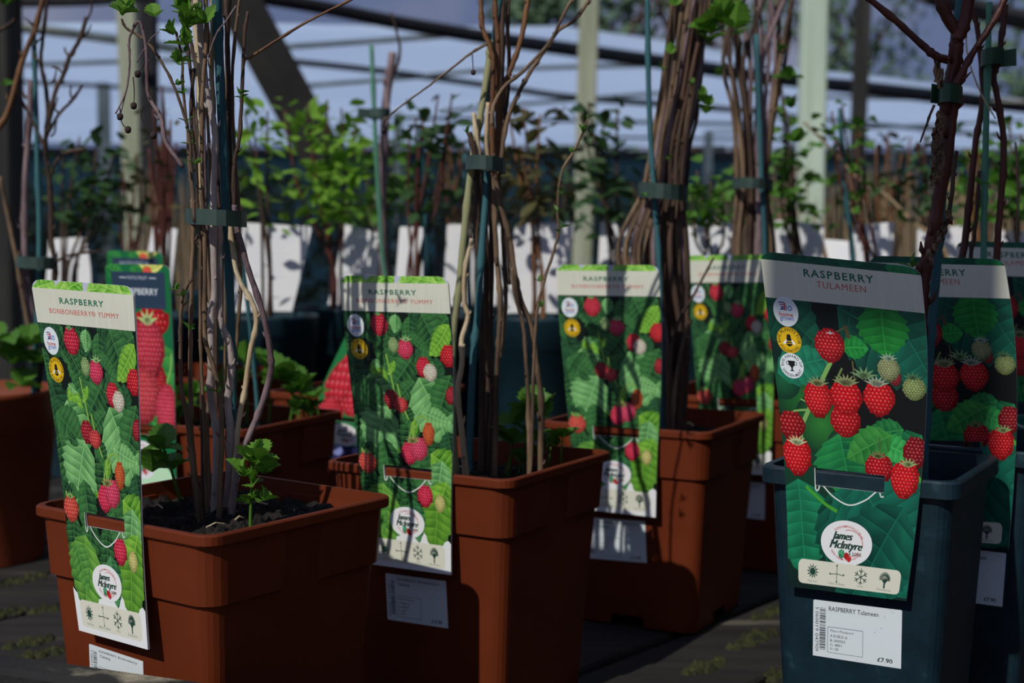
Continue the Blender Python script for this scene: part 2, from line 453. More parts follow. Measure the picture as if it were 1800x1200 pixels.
    def sepals(s, cu, cv, r, c, n=5):
        for i in range(n):
            a = math.radians(-160+140*i/(n-1)) if n > 1 else -1.57
            ca, sa = math.cos(a), math.sin(a)
            s.poly([(cu-sa*r*.13, cv+ca*r*.13/s.asp), (cu+ca*r*.7, cv+sa*r*.5/s.asp), (cu+sa*r*.13, cv-ca*r*.13/s.asp)], [c, tuple(min(x*1.3, .9) for x in c), c])
        s.nxt()
def badge_flag(P, u, v, r, k=1.0):
    P.group = 'home_badge'; a = P.asp
    P.ell(u, v, r, C(196, 204, 222))
    navy, red = C(40, 60, 120), C(160, 44, 54)
    d = r*.13
    for i in range(4): P.rect(u-r*.5+i*d*.5, v-(r*.62-i*d*1.1)/a, u-r*.05, v-(r*.62-i*d*1.1-d*.55)/a, red if i % 2 else navy)
    P.rect(u-r*.1, v-r*.58/a, u+r*.02, v-r*.08/a, red); P.rect(u+.06*r, v-r*.45/a, u+r*.12, v-r*.08/a, navy)
    P.poly([(u-r*.5, v-r*.1/a), (u-r*.16, v-r*.32/a), (u-r*.16, v-r*.1/a)], navy); P.nxt()
    P.ring(u+r*.36, v-r*.24/a, r*.10, r*.17, C(50, 100, 170))
    P.text('home', u, v+r*.18/a, r*1.12, r*.30/a, red, .02); P.text('grown', u+r*.02, v+r*.52/a, r*1.1, r*.34/a, C(60, 90, 160), .01)
def badge_bee(P, u, v, r):
    P.group = 'pollinator_badge'; a = P.asp; blk = C(24, 22, 16)
    P.ell(u, v, r, C(196, 160, 20))
    P.ring(u, v, r*.95, r*1.0, C(160, 130, 20))
    P.arc_text('RHS PLANTS FOR', u, v, r*.80, -math.pi/2, 3.7, r*.24, blk)
    P.arc_text('POLLINATORS', u, v, r*.80, math.pi/2, 2.1, r*.24, blk, True)
    for sg in (-1, 1): P.poly([(u+sg*r*.1, v-r*.1/a), (u+sg*r*.26, v-r*.06/a), (u+sg*r*.52, v+r*.24/a), (u+sg*r*.40, v+r*.32/a), (u+sg*r*.16, v+r*.14/a)], C(220, 220, 210))
    P.nxt(); P.ell(u, v-r*.3/a, r*.17, blk); P.ell(u, v-r*.08/a, r*.21, blk); P.ell(u, v+r*.2/a, r*.24, blk, rv=r*.26/a)
    P.rect(u-r*.2, v+r*.04/a, u+r*.2, v+r*.1/a, C(196, 160, 20)); P.rect(u-r*.2, v+r*.2/a, u+r*.2, v+r*.25/a, C(196, 160, 20))
def badge_cup(P, u, v, r):
    P.group = 'merit_badge'; a = P.asp; blk = C(20, 22, 24)
    P.ell(u, v, r, C(196, 204, 212))
    P.arc_text('RHS AWARD OF', u, v, r*.78, -math.pi/2, 3.3, r*.24, blk); P.arc_text('GARDEN MERIT', u, v, r*.78, math.pi/2, 2.5, r*.24, blk, True)
    P.poly([(u-r*.3, v-r*.4/a), (u+r*.3, v-r*.4/a), (u+r*.25, v-r*.05/a), (u+r*.08, v+r*.12/a), (u+r*.06, v+r*.3/a), (u+r*.2, v+r*.42/a), (u-r*.2, v+r*.42/a), (u-r*.06, v+r*.3/a), (u-r*.08, v+r*.12/a), (u-r*.25, v-r*.05/a)], blk)
    P.nxt(); P.ring(u-r*.32, v-r*.2/a, r*.1, r*.15, blk); P.ring(u+r*.32, v-r*.2/a, r*.1, r*.15, blk)
def oval_logo(P, u, v, rx, ry):
    P.group = 'oval_logo'; g = C(36, 60, 50); red = C(170, 40, 50); a = P.asp
    P.ell(u, v, rx, C(206, 212, 220), rv=ry/a, n=36)
    k = ry/rx
    P.ring(u+rx*.12, v, rx*.50, rx*.525, red, -1.9, .1, k=k*1.15); P.ring(u+rx*.05, v, rx*.50, rx*.525, red, .6, 2.2, k=k*1.15)
    P.arc_text('FUNDAMENTALLY FRUIT', u, v, rx*.64, -1.35, 2.0, rx*.09, red, k=k*1.15)
    P.arc_text('NEW FARM - PERTHSHIRE', u, v, rx*.64, 1.6, 2.1, rx*.09, red, True, k=k*1.15)
    for du in (-.010*rx, .010*rx, .03*rx): P.text('McIntyre', u-rx*.02+du, v+ry*.13/a, rx*1.26, ry*.46/a, g, 0, .4); P.text('James', u-rx*.18+du, v-ry*.26/a, rx*.80, ry*.44/a, g, 0, .4)
    P.text('James', u-rx*.18, v-ry*.26/a, rx*.80, ry*.44/a, g, 0, .4)
    P.text('McIntyre', u-rx*.02, v+ry*.13/a, rx*1.26, ry*.46/a, g, 0, .4)
    P.text('& SONS', u+rx*.36, v+ry*.43/a, rx*.5, ry*.15/a, g, .01)
    P.leaf(u-rx*.02, v+ry*.55/a, 200, rx*.3, .4, C(30, 90, 60), C(70, 150, 110), 3)
    P.ell(u+rx*.03, v+ry*.55/a, rx*.10, C(150, 30, 30)); P.ell(u+rx*.13, v+ry*.66/a, rx*.09, C(170, 40, 40))
def icon_strip(P, u0, v0, u1, v1, caps, r=.04):
    P.group = 'icon_panel'; a = P.asp; g = C(30, 62, 52); txt = C(110, 122, 116)
    P.rrect(u0, v0, u1, v1, r, C(194, 194, 178))
    w_ = u1-u0; hh = (v1-v0)*a; cv = v0+(v1-v0)*.42
    for k, f in enumerate((.145, .385, .62, .85)):
        u = u0+w_*f; R = hh*.29
        if k == 0:
            for i in range(12):
                t = 2*math.pi*i/12; q = .18
                P.poly([(u+R*.62*math.cos(t-q), cv+R*.62*math.sin(t-q)/a), (u+R*1.1*math.cos(t+.12), cv+R*1.1*math.sin(t+.12)/a), (u+R*.62*math.cos(t+q), cv+R*.62*math.sin(t+q)/a)], g)
            P.nxt(); P.ell(u, cv, R*.66, g); P.ring(u, cv, R*.5, R*.58, C(194, 194, 178))
        elif k == 1:
            P.line([(u, cv-R*1.15/a), (u, cv), (u, cv+R*1.15/a)], R*.09, g, 1); P.line([(u-R*1.1, cv+.06*R/a), (u, cv-.05*R/a), (u+R*1.1, cv+.12*R/a)], R*.09, g, 3)
            for dx, dy in ((0, -1), (0, 1), (-1, 0), (1, 0)):
                x, y = u+dx*R*1.15, cv+dy*R*1.15/a
                P.poly([(x+dx*R*.18, y+dy*R*.18/a), (x+dy*R*.16-dx*R*.12, y+(dx*R*.16-dy*R*.12)/a), (x-dy*R*.16-dx*R*.12, y+(-dx*R*.16-dy*R*.12)/a)], g)
            P.nxt()
        elif k == 2:
            for i in range(3):
                t = math.pi*i/3+math.pi/2
                P.line([(u-R*1.15*math.cos(t), cv-R*1.15*math.sin(t)/a), (u+R*1.15*math.cos(t), cv+R*1.15*math.sin(t)/a)], R*.12, g, 1)
            for i in range(6):
                t = math.pi*i/3+math.pi/2
                for q in (-.35, .35): P.line([(u+R*.65*math.cos(t), cv+R*.65*math.sin(t)/a), (u+R*.98*math.cos(t+q), cv+R*.98*math.sin(t+q)/a)], R*.12, g, 1)
        else:
            P.line([(u, cv+R*1.2/a), (u, cv+.1*R/a)], R*.26, g, 1)
            for i in range(9):
                t = math.radians(-180+180*i/8); x, y = u+R*.95*math.cos(t), cv+(-.15*R+R*.95*math.sin(t))/a
                P.line([(u, cv+.5*R/a), ((u+x)/2, cv+(.0*R)/a+(y-cv)*.4), (x, y)], R*.09, g, 2)
                for q in (-.22, .22): P.line([((u+x)/2, cv+(y-cv)*.4), (u+R*math.cos(t+q)*.86, cv+(-.15*R+R*.9*math.sin(t+q))/a)], R*.06, g, 1)
        P.text(caps[k], u, v0+(v1-v0)*.83, None, (v1-v0)*.11, txt, .0)
def title_band(P, v0, v1, t1, t2, w1, w2, vc1, vc2, h1, h2):
    P.group = 'title_band'
    P.poly([(0, v0), (1, v0), (1, v1), (0, v1)], [C(186, 188, 172), C(192, 194, 178), C(184, 186, 172), C(190, 190, 176)]); P.nxt()
    random.seed(5)
    for i in range(26):
        u = random.random(); P.rect(u, v0, min(u+random.uniform(.004, .02), 1), v1, C(187, 188, 173) if i % 2 else C(191, 192, 177))
    P.group = 'lettering'
    P.text(t1, .49, vc1, w1, h1, C(34, 96, 72), .024, space=1.22); P.text(t2, .5, vc2, w2, h2, C(176, 92, 84), 0, space=1.15); P.text(t2, .5012, vc2, w2, h2, C(176, 92, 84), 0, space=1.15)
def slot_marks(P, h, c=C(200, 205, 200)):
    P.group = 'cut_line'
    u0, u1, v0, v1 = h; um = (u0+u1)/2
    P.line([(u0, v0), (u0, v1+.01), (u0+.02, v1+.012), (u0+.035, v1-.004), (u0+.06, v1), (um-.12, v1+.028), (um, v1+.048), (um+.12, v1+.028), (u1-.06, v1), (u1-.035, v1-.004), (u1-.02, v1+.012), (u1, v1+.01)], .009, c, 4)

DG, MG, LG, YG = C(16, 46, 26), C(40, 96, 44), C(96, 160, 84), C(120, 176, 52)
def print_bon():
    random.seed(21)
    P = Print(2.30, .10, (.28, .79, .652, .690))
    P.rect(0, 0, 1, 1, C(10, 20, 14))
    # leaves in the picture: base u,v, angle, length, half width
    Ls = [(.02, .15, 30, .34, .42, 0), (.30, .14, 10, .30, .4, 0), (.5, .145, 100, .16, .5, 2), (.62, .15, 95, .30, .3, 1), (.98, .15, 150, .40, .42, 1), (.74, .14, 60, .40, .44, 1),
          (.62, .2, 40, .3, .2, 1), (.30, .22, 60, .3, .28, 1), (.45, .22, 100, .15, .5, 2), (.3, .19, 75, .42, .25, 1), (.98, .17, 130, .36, .3, 3), (.72, .26, 70, .40, .28, 1),
          (.0, .2, 80, .3, .3, 1), (.05, .29, 75, .46, .45, 0), (.02, .34, 60, .3, .5, 0), (.38, .275, 15, .50, .25, 1), (.36, .31, 80, .3, .3, 1), (.62, .285, 130, .50, .42, 1),
          (.26, .29, 78, .42, .26, 3), (.20, .34, 70, .55, .45, 2), (.05, .38, 35, .42, .5, 1), (.64, .36, 140, .36, .28, 1), (.68, .345, 62, .70, .46, 2), (.98, .33, 110, .5, .35, 1),
          (.05, .44, 78, .42, .5, 1), (.36, .45, 115, .55, .56, 2), (.58, .47, 100, .44, .34, 1), (.5, .44, 60, .3, .3, 1), (.62, .49, -50, .2, .2, 2), (.7, .46, 15, .36, .30, 2), (.62, .49, 95, .18, .3, 3),
          (.72, .55, 75, .40, .34, 1), (.95, .52, 80, .36, .4, 0), (.3, .56, 85, .48, .36, 1), (.78, .60, 30, .5, .35, 3), (.0, .58, 40, .3, .3, 0), (.64, .62, 70, .4, .4, 1), (.9, .62, 100, .5, .4, 2),
          (.12, .66, 95, .36, .42, 1), (.36, .66, 105, .40, .45, 1), (.95, .69, 110, .50, .42, 3), (.55, .68, 95, .44, .3, 1), (.33, .74, 100, .40, .34, 1)]
    tone = {0: (C(10, 32, 20), C(40, 86, 50)), 1: (C(14, 46, 26), C(56, 108, 56)), 2: (C(44, 98, 48), C(118, 172, 106)), 3: (C(50, 104, 28), C(118, 170, 58))}
    for i in range(70):
        P.leaf(random.uniform(-.05, 1.05), random.uniform(.14, .88), random.uniform(0, 360), random.uniform(.12, .26), random.uniform(.22, .4), *tone[random.choice((0, 0, 0, 1))], veins=5)
    for i in range(14):
        u_, v_ = random.random(), random.uniform(.16, .84); r_ = random.uniform(.02, .05)
        P.poly([(u_+r_*random.uniform(.5, 1.3)*math.cos(t), v_+r_*random.uniform(.5, 1.3)*math.sin(t)/P.asp) for t in (0, .9, 1.8, 2.7, 3.6, 4.5, 5.4)], C(10, 18, 13)); P.nxt()
    for i, (bu, bv, an, L, W, k) in enumerate(Ls):
        P.leaf(bu, bv, an, L*.84, W*.80, *tone[k], veins=8)
        if i % 2: P.leaf(random.uniform(0, 1), random.uniform(.15, .85), random.uniform(20, 160), random.uniform(.10, .2), random.uniform(.2, .34), *tone[random.choice((1, 1, 2, 3))], veins=5)
    # white foot with the leaf tips over it
    P.poly([(0, .86), (.1, .885), (.2, .87), (.34, .85), (.5, .865), (.66, .85), (.8, .875), (.92, .86), (1, .88), (1, 1), (0, 1)], C(205, 211, 220)); P.nxt()
    P.leaf(.26, .715, 104, .50, .42, C(40, 92, 34), C(104, 156, 62), 8); P.leaf(.86, .74, 98, .40, .40, C(44, 92, 26), C(96, 148, 48), 7); P.leaf(.12, .74, 70, .30, .36, C(26, 76, 34), C(84, 140, 60), 7)
    P.leaf(.58, .76, 80, .30, .34, C(22, 70, 40), C(70, 130, 80), 6)
    for q in ([(.47, .37), (.5, .43), (.56, .49)], [(.38, .27), (.42, .36), (.44, .41)], [(.55, .58), (.58, .53), (.63, .49)], [(.6, .57), (.6, .53), (.66, .5)], [(.05, .60), (.06, .64), (.08, .66)], [(.62, .49), (.72, .475), (.78, .52)]):
        P.line(q, .014, C(118, 158, 66))
    R1, R2, R3 = C(196, 30, 52), C(206, 52, 84), C(150, 22, 36)
    P.berry(.34, .178, .085, .078, C(190, 34, 56)); P.berry(.565, .252, .078, .075, R2)
    P.berry(.46, .24, .05, .06, C(130, 160, 100), 4); P.berry(.97, .268, .085, .085, C(190, 26, 36))
    P.berry(.73, .31, .07, .08, R1, 4); P.berry(.79, .327, .065, .07, C(206, 196, 176), 4, (1, 1, .9))
    P.sepals(.58, .222, .09, C(120, 160, 100)); P.sepals(.33, .148, .06, C(90, 140, 80))
    P.berry(.40, .425, .075, .075, R3, 4); P.berry(.49, .442, .07, .06, C(196, 60, 60), 4)
    P.berry(.76, .535, .06, .09, C(190, 84, 36), 4); P.berry(.98, .40, .05, .07, R3, 3)
    P.berry(.56, .605, .09, .085, C(206, 44, 76)); P.berry(.66, .588, .09, .09, C(210, 60, 92)); P.sepals(.60, .565, .12, C(120, 120, 70), 7)
    P.berry(.10, .648, .10, .085, C(204, 74, 60)); P.sepals(.10, .617, .09, C(110, 150, 80), 6)
    P.berry(.72, .745, .085, .085, C(204, 40, 70)); P.berry(.88, .765, .06, .065, C(190, 184, 110), 4, (1, 1, .8))
    # top leaf strip
    P.rect(0, 0, 1, .04, C(168, 172, 190))
    for bu, an, L, W in ((0, 10, .26, .4), (.2, 20, .3, .4), (.36, -30, .18, .5), (.55, -15, .24, .4), (.7, 10, .22, .35), (.98, 190, .2, .5), (.05, -20, .2, .5), (.9, -160, .3, .3)):
        P.leaf(bu, .035, an, L, W, C(70, 140, 30), C(150, 196, 90), 4)
    title_band(P, .037, .138, 'RASPBERRY', 'BONBONBERRY® YUMMY', .44, .70, .074, .104, .0185, .0145)
    badge_flag(P, .115, .182, .080); badge_bee(P, .125, .258, .082)
    slot_marks(P, P.hole)
    oval_logo(P, .50, .832, .20, .105)
    icon_strip(P, .07, .888, .93, .972, ('Full Sun', '80cm x 50cm', 'Hardy', 'Deciduous'))
    return P
def print_tul():
    random.seed(33)
    P = Print(2.12, .10, (.235, .745, .632, .684))
    P.poly([(0, 0), (1, 0), (1, .5), (0, .5)], [C(6, 44, 36), C(8, 50, 40), C(8, 24, 18), C(6, 22, 18)])
    P.poly([(0, .5), (1, .5), (1, 1), (0, 1)], [C(12, 60, 40), C(14, 50, 34), C(14, 40, 34), C(12, 30, 28)]); P.nxt()
    T0, T1 = C(5, 48, 38), C(16, 84, 66)
    # soft background glow patches of the picture
    for (u, v, r, c) in ((.16, .42, .2, C(28, 92, 36)), (.3, .5, .2, C(40, 110, 44)), (.05, .38, .12, C(20, 84, 50)), (.93, .72, .2, C(36, 104, 40)), (.45, .56, .12, C(60, 90, 60)), (.55, .62, .2, C(14, 74, 46))):
        n = 20
        for i in range(n):
            a, b = 2*math.pi*i/n, 2*math.pi*(i+1)/n; e = C(10, 44, 30)
            P.poly([(u, v), (u+r*math.cos(a), v+r*math.sin(a)/P.asp), (u+r*math.cos(b), v+r*math.sin(b)/P.asp)], [c, e, e])
        P.nxt()
    P.poly([(.22, .15), (.62, .15), (.6, .25), (.42, .26), (.3, .33), (.14, .34), (.24, .24)], C(5, 14, 12)); P.nxt()
    P.poly([(.3, .25), (.62, .28), (1, .36), (1, .52), (.82, .52), (.62, .56), (.45, .47), (.36, .36)], C(8, 12, 12)); P.nxt()
    P.leaf(-.05, .12, 40, .5, .34, C(5, 46, 36), C(14, 76, 56), 8); P.leaf(.02, .36, -20, .4, .3, C(10, 70, 54), C(26, 112, 84), 7)
    P.leaf(.46, .155, 24, .84, .34, T0, T1, 10); P.leaf(.78, .13, 60, .62, .34, C(4, 54, 42), C(13, 84, 66), 8)
    P.leaf(.74, .13, 88, .32, .46, C(12, 92, 34), C(30, 124, 48), 7); P.leaf(.47, .265, -5, .17, .4, C(14, 104, 40), C(40, 136, 60), 5)
    P.leaf(.98, .50, 130, .30, .4, C(12, 74, 40), C(24, 110, 70), 6); P.leaf(.86, .49, 170, .26, .3, C(16, 84, 44), C(40, 120, 60), 6)
    P.leaf(.42, .52, 78, .42, .50, C(8, 78, 46), C(30, 122, 62), 8); P.leaf(.62, .51, 92, .22, .30, C(14, 96, 50), C(40, 140, 70), 6); P.leaf(.70, .53, 20, .24, .34, C(20, 110, 50), C(60, 160, 80), 6)
    P.leaf(.78, .51, 150, .36, .3, C(26, 96, 40), C(56, 130, 56), 6); P.leaf(.98, .62, 100, .34, .4, C(40, 116, 40), C(70, 150, 60), 5)
    P.leaf(.1, .67, 85, .60, .36, C(6, 72, 50), C(22, 116, 78), 9); P.leaf(.34, .70, 60, .55, .4, C(4, 52, 40), C(14, 84, 64), 8)
    P.leaf(.38, .70, 35, .95, .42, C(5, 58, 46), C(18, 98, 76), 11); P.leaf(.55, .66, 50, .9, .34, C(5, 60, 48), C(18, 98, 78), 10); P.leaf(.9, .72, 120, .9, .3, C(4, 52, 44), C(15, 92, 72), 9)
    st = C(110, 150, 80)
    P.line([(.40, .30), (.28, .40), (.20, .47), (.14, .52)], .028, st); P.line([(.21, .46), (.1, .47), (.04, .5)], .014, st); P.line([(.15, .51), (.15, .56), (.14, .60)], .014, st)
    P.line([(.22, .44), (.16, .43)], .01, st); P.line([(.12, .525), (.06, .52), (.02, .53)], .01, st); P.line([(.46, .325), (.41, .37), (.38, .41)], .014, C(90, 110, 60)); P.line([(.53, .3), (.54, .37)], .01, C(80, 80, 50))
    P.line([(.88, .53), (.9, .57), (.90, .61)], .016, C(90, 140, 60)); P.line([(.7, .52), (.7, .58)], .01, C(60, 90, 50)); P.line([(.16, .69), (.3, .735), (.4, .755)], .022, C(60, 140, 40)); P.line([(.32, .24), (.44, .22), (.5, .205)], .010, C(70, 74, 50)); P.line([(.5, .2), (.52, .235)], .022, C(70, 60, 36))
    R = C(196, 20, 26)
    P.berry(.08, .512, .10, .09, C(150, 14, 20), 5); P.berry(.80, .34, .04, .05, C(120, 16, 24), 3)
    P.berry(.76, .315, .072, .075, C(132, 140, 96), 6, (.9, .9, .6), .3); P.sepals(.76, .285, .09, C(120, 140, 120), 6)
    P.berry(.92, .365, .075, .075, C(124, 140, 84), 6, (.9, .9, .6), .3); P.sepals(.91, .335, .10, C(60, 90, 60), 5)
    P.berry(.95, .555, .09, .10, C(130, 12, 22), 5)
    P.berry(.465, .482, .105, .105, C(176, 14, 22), 6); P.berry(.475, .412, .11, .11, C(196, 16, 24), 6); P.sepals(.48, .372, .14, C(110, 116, 80), 8)
    P.berry(.285, .425, .098, .115, R, 6); P.sepals(.29, .382, .12, C(110, 116, 80), 7)
    P.berry(.695, .405, .105, .11, R, 6); P.sepals(.68, .365, .13, C(120, 130, 110), 7); P.sepals(.60, .345, .14, C(90, 116, 80), 6)
    P.berry(.39, .262, .098, .105, C(170, 18, 26), 6); P.sepals(.40, .226, .04, C(170, 180, 190), 3)
    P.berry(.105, .602, .105, .125, C(204, 20, 28), 6); P.sepals(.11, .565, .12, C(150, 160, 120), 7)
    P.berry(.70, .612, .10, .095, C(170, 14, 24), 6); P.sepals(.69, .58, .10, C(90, 100, 60), 6)
    P.berry(.885, .638, .10, .12, C(204, 22, 28), 6); P.sepals(.90, .595, .11, C(120, 140, 90), 6)
    P.rect(0, 0, 1, .038, C(10, 70, 50)); P.leaf(.2, .03, -8, .5, .2, C(8, 62, 46), C(16, 90, 66), 5); P.leaf(.98, .03, 190, .2, .4, C(16, 96, 50), C(26, 120, 70), 4)
    title_band(P, .036, .148, 'RASPBERRY', 'TULAMEEN', .44, .31, .068, .100, .0250, .0185)
    badge_flag(P, .125, .180, .082); badge_bee(P, .125, .258, .082); badge_cup(P, .125, .333, .080)
    slot_marks(P, P.hole)
    oval_logo(P, .48, .838, .205, .128)
    icon_strip(P, .09, .893, .935, .974, ('Full Sun', '1.5m x 25cm', 'Hardy', 'Deciduous'))
    return P
def print_patio():
    random.seed(44)
    P = Print(2.30, .10, (.24, .76, .66, .70))
    P.rect(0, 0, 1, 1, C(16, 96, 54))
    for bu, bv, an, L, W in ((0, .02, 20, .3, .4), (.4, .02, 30, .3, .4), (.0, .3, 40, .5, .4), (.7, .3, 80, .8, .4), (.9, .5, 120, .5, .4)): P.leaf(bu, bv, an, L, W, C(14, 86, 46), C(60, 140, 60), 5)
    for i in range(6): P.leaf(.72, .045, -150+i*24, .22, .16, C(150, 170, 60), C(210, 214, 120), 3)
    P.ell(.66, .04, .07, C(196, 80, 60))
    P.berry(.7, .235, .26, .14, C(190, 26, 30), 6); P.berry(.1, .25, .1, .1, C(170, 24, 30), 5)
    P.line([(.86, .5), (.95, .42), (.97, .36)], .02, C(130, 170, 90))
    P.berry(.72, .49, .16, .2, C(170, 20, 30), 6); P.berry(.60, .345, .27, .30, C(190, 48, 66), 8); P.berry(.48, .54, .29, .27, C(196, 60, 70), 9); P.berry(.87, .60, .19, .26, C(200, 52, 76), 7)
    P.sepals(.62, .235, .26, C(150, 170, 110), 5)
    P.group = 'title_band'; P.rect(.10, .045, .92, .185, C(38, 54, 74)); P.group = 'lettering'
    P.text('PATIO FRUIT', .50, .072, .30, .014, C(170, 180, 190)); P.text('RASPBERRY', .53, .125, .56, .024, C(196, 204, 210), .008)
    P.line([(.22, .072), (.33, .072)], .01, C(170, 180, 190), 1); P.line([(.68, .072), (.79, .072)], .01, C(170, 180, 190), 1)
    P.group = 'picture_print'
    P.poly([(0, .71), (.5, .74), (1, .86), (1, 1), (0, 1)], C(170, 206, 170)); P.nxt()
    P.berry(.15, .745, .16, .10, C(190, 60, 70), 6); P.rect(0, .9, 1, 1, C(40, 48, 84)); P.text('* *', .5, .94, .5, .02, C(150, 160, 190))
    oval_logo(P, .42, .80, .24, .17)
    return P
def print_blue():
    random.seed(54)
    P = Print(2.30, .10, (.24, .76, .63, .67))
    P.rect(0, 0, 1, 1, C(30, 110, 60))
    for u, v, r in ((.3, .2, .3), (.7, .28, .3), (.35, .42, .32), (.75, .52, .3), (.25, .58, .25)): P.berry(u, v, r, r*.8, C(206, 44, 60), 5)
    P.leaf(.3, .3, 20, .6, .2, C(10, 70, 50), C(30, 100, 70), 5)
    P.rect(0, .74, 1, .86, C(170, 210, 170)); P.leaf(.9, .64, 100, .4, .5, C(40, 150, 60), C(60, 180, 80), 5)
    P.rect(0, .86, 1, 1, C(44, 50, 90)); P.ell(.2, .9, .1, C(120, 130, 180)); P.ell(.6, .91, .1, C(120, 130, 180))
    oval_logo(P, .38, .78, .26, .2)
    return P
# ------------------------------------------------------------------ setting
v, f = box(0, 12, -.01, 70, 60, .006)
g = structure(obj('ground', v, f, 'ground'))
wr = bpy.data.objects.new('added_shade_fence', None); COL.objects.link(wr); wr.location = (2.95, 2, 0); WPOS[wr.name] = (2.95, 2, 0); wr['kind'] = 'structure'  # unseen fence, added to block sky and darken the pots' right sides
for i in range(30):
    v, f = bbox(2.95+.012*(i % 2), -3.0+i*.295+.14, 1.7, .03, .29, 3.4, 0, .004); obj('board', v, f, 'post_dark', wr)
# bench of slats with an edge board
A50 = math.radians(50); PD = Vector((math.cos(A50), math.sin(A50), 0)); PN = Vector((PD.y, -PD.x, 0))
E0, E1 = Vector((-.36, .985, 0)), Vector((-.205, .925, 0)); ED = (E1-E0).normalized(); EN = Vector((-ED.y, ED.x, 0))
bench = thing('slatted_bench', 'dark weathered slatted timber bench under all the pots', 'bench', (0, 2, 0))
pitch = .145; k0 = (Vector((.19, 1.36, 0))).dot(PN)
for i in range(-13, 16):
    off = k0 + i*pitch; base = PN*off
    t0 = max((E0-base + PN*(s*.066)).dot(EN)/PD.dot(EN) for s in (-1, 1)) + .006
    t1 = t0 + 4.3
    # keep the far end in reach of y = 4.4
    t1 = max(t0+.3, min(t1, (4.3-base.y)/PD.y)) if (4.3-base.y)/PD.y > t0+.3 else t0+.3
    t1 = min(t1, (2.75-base.x)/PD.x)
    if t1 < t0+.25: continue
    c = base + PD*((t0+t1)/2)
    v, f = bbox(c.x, c.y, ZB-.012+random.uniform(-.0015, .0005)-.0005, t1-t0, .133, .022, A50, .003)
    obj('plank', v, f, 'plank', bench)
c = (E0+E1)/2 + ED*.55 - EN*.018
v, f = bbox(c.x, c.y, ZB+.117-.10, 2.6, .030, .20, math.atan2(ED.y, ED.x), .004)
obj('edge_board', v, f, 'edge_board', bench)
for x, y in ((-.9, 1.6), (.9, 1.3), (-1.2, 3.6), (1.2, 3.4), (0, 2.4)):
    v, f = bbox(x, y, (ZB-.05)/2, .09, .09, ZB-.05, 0, .004); obj('leg', v, f, 'post_dark', bench)
for y in (1.7, 2.7, 3.7):
    v, f = bbox(0, y, ZB-.058, 3.4, .06, .07, 0, .004); obj('bearer', v, f, 'post_dark', bench)
def moss(cx, cy, r, n):
    parts = []
    for i in range(n):
        a = random.uniform(0, 6.28); q = r*math.sqrt(random.random()); x, y = cx+q*math.cos(a)*1.6*PD.x-q*math.sin(a)*PD.y*.5, cy+q*math.cos(a)*1.6*PD.y+q*math.sin(a)*PD.x*.5
        s = random.uniform(.002, .005); V = [(x, y, ZB+s*.9)]
        for k in range(6): V.append((x+s*math.cos(k*1.047)*1.3, y+s*math.sin(k*1.047)*1.3, ZB-.003))
        parts.append((V, [(0, 1+k, 1+(k+1) % 6) for k in range(6)]))
    o = obj('moss', *join(parts), 'moss', bench, True); o['kind'] = 'stuff'
def bp(px, py): r = ray(px, py); return CAM + r*((ZB-CAM.z)/r.z)
for px, py, r, n in ((1320, 1120, .025, 60), (1240, 1168, .02, 40), (1350, 1075, .02, 30), (1370, 1180, .02, 40), (60, 1125, .02, 40), (85, 1068, .012, 20), (10, 1075, .02, 30), (60, 1150, .02, 30), (30, 1020, .03, 30)):
    q = bp(px, py); moss(q.x, q.y, r, n)

# ------------------------------------------------------------------ pots
def ring_sq(a, ex, g, r=.014):
    P = []; e = .0015
    for k in range(4):
        R = Matrix.Rotation(-math.pi/2*k, 2)  # go round
        side = []
        A = a + ex
        for u in (-(a-r), -g-e, -g, g, g+e, a-r):
            rec = abs(u) <= g+1e-9
            side.append((u, -(a if rec else A), rec))
        for j in range(1, 5):
            t = math.pi/2*j/5; side.append((a-r+(r+ex)*math.sin(t), -(a-r+(r+ex)*math.cos(t)), False))
        ca, sa = math.cos(math.pi/2*k), math.sin(math.pi/2*k)
        for u, w_, rec in side: P.append((u*ca-w_*sa, u*sa+w_*ca, rec))
    return P
def loft(rings, closed_in=True):
    V = []; Fc = []; n = len(rings[0])
    for r in rings: V += r
    for i in range(len(rings)-1):
        for k in range(n):
            k2 = (k+1) % n; Fc.append((i*n+k, i*n+k2, (i+1)*n+k2, (i+1)*n+k))
    if closed_in: Fc.append(tuple((len(rings)-1)*n+k for k in range(n)))
    return V, Fc
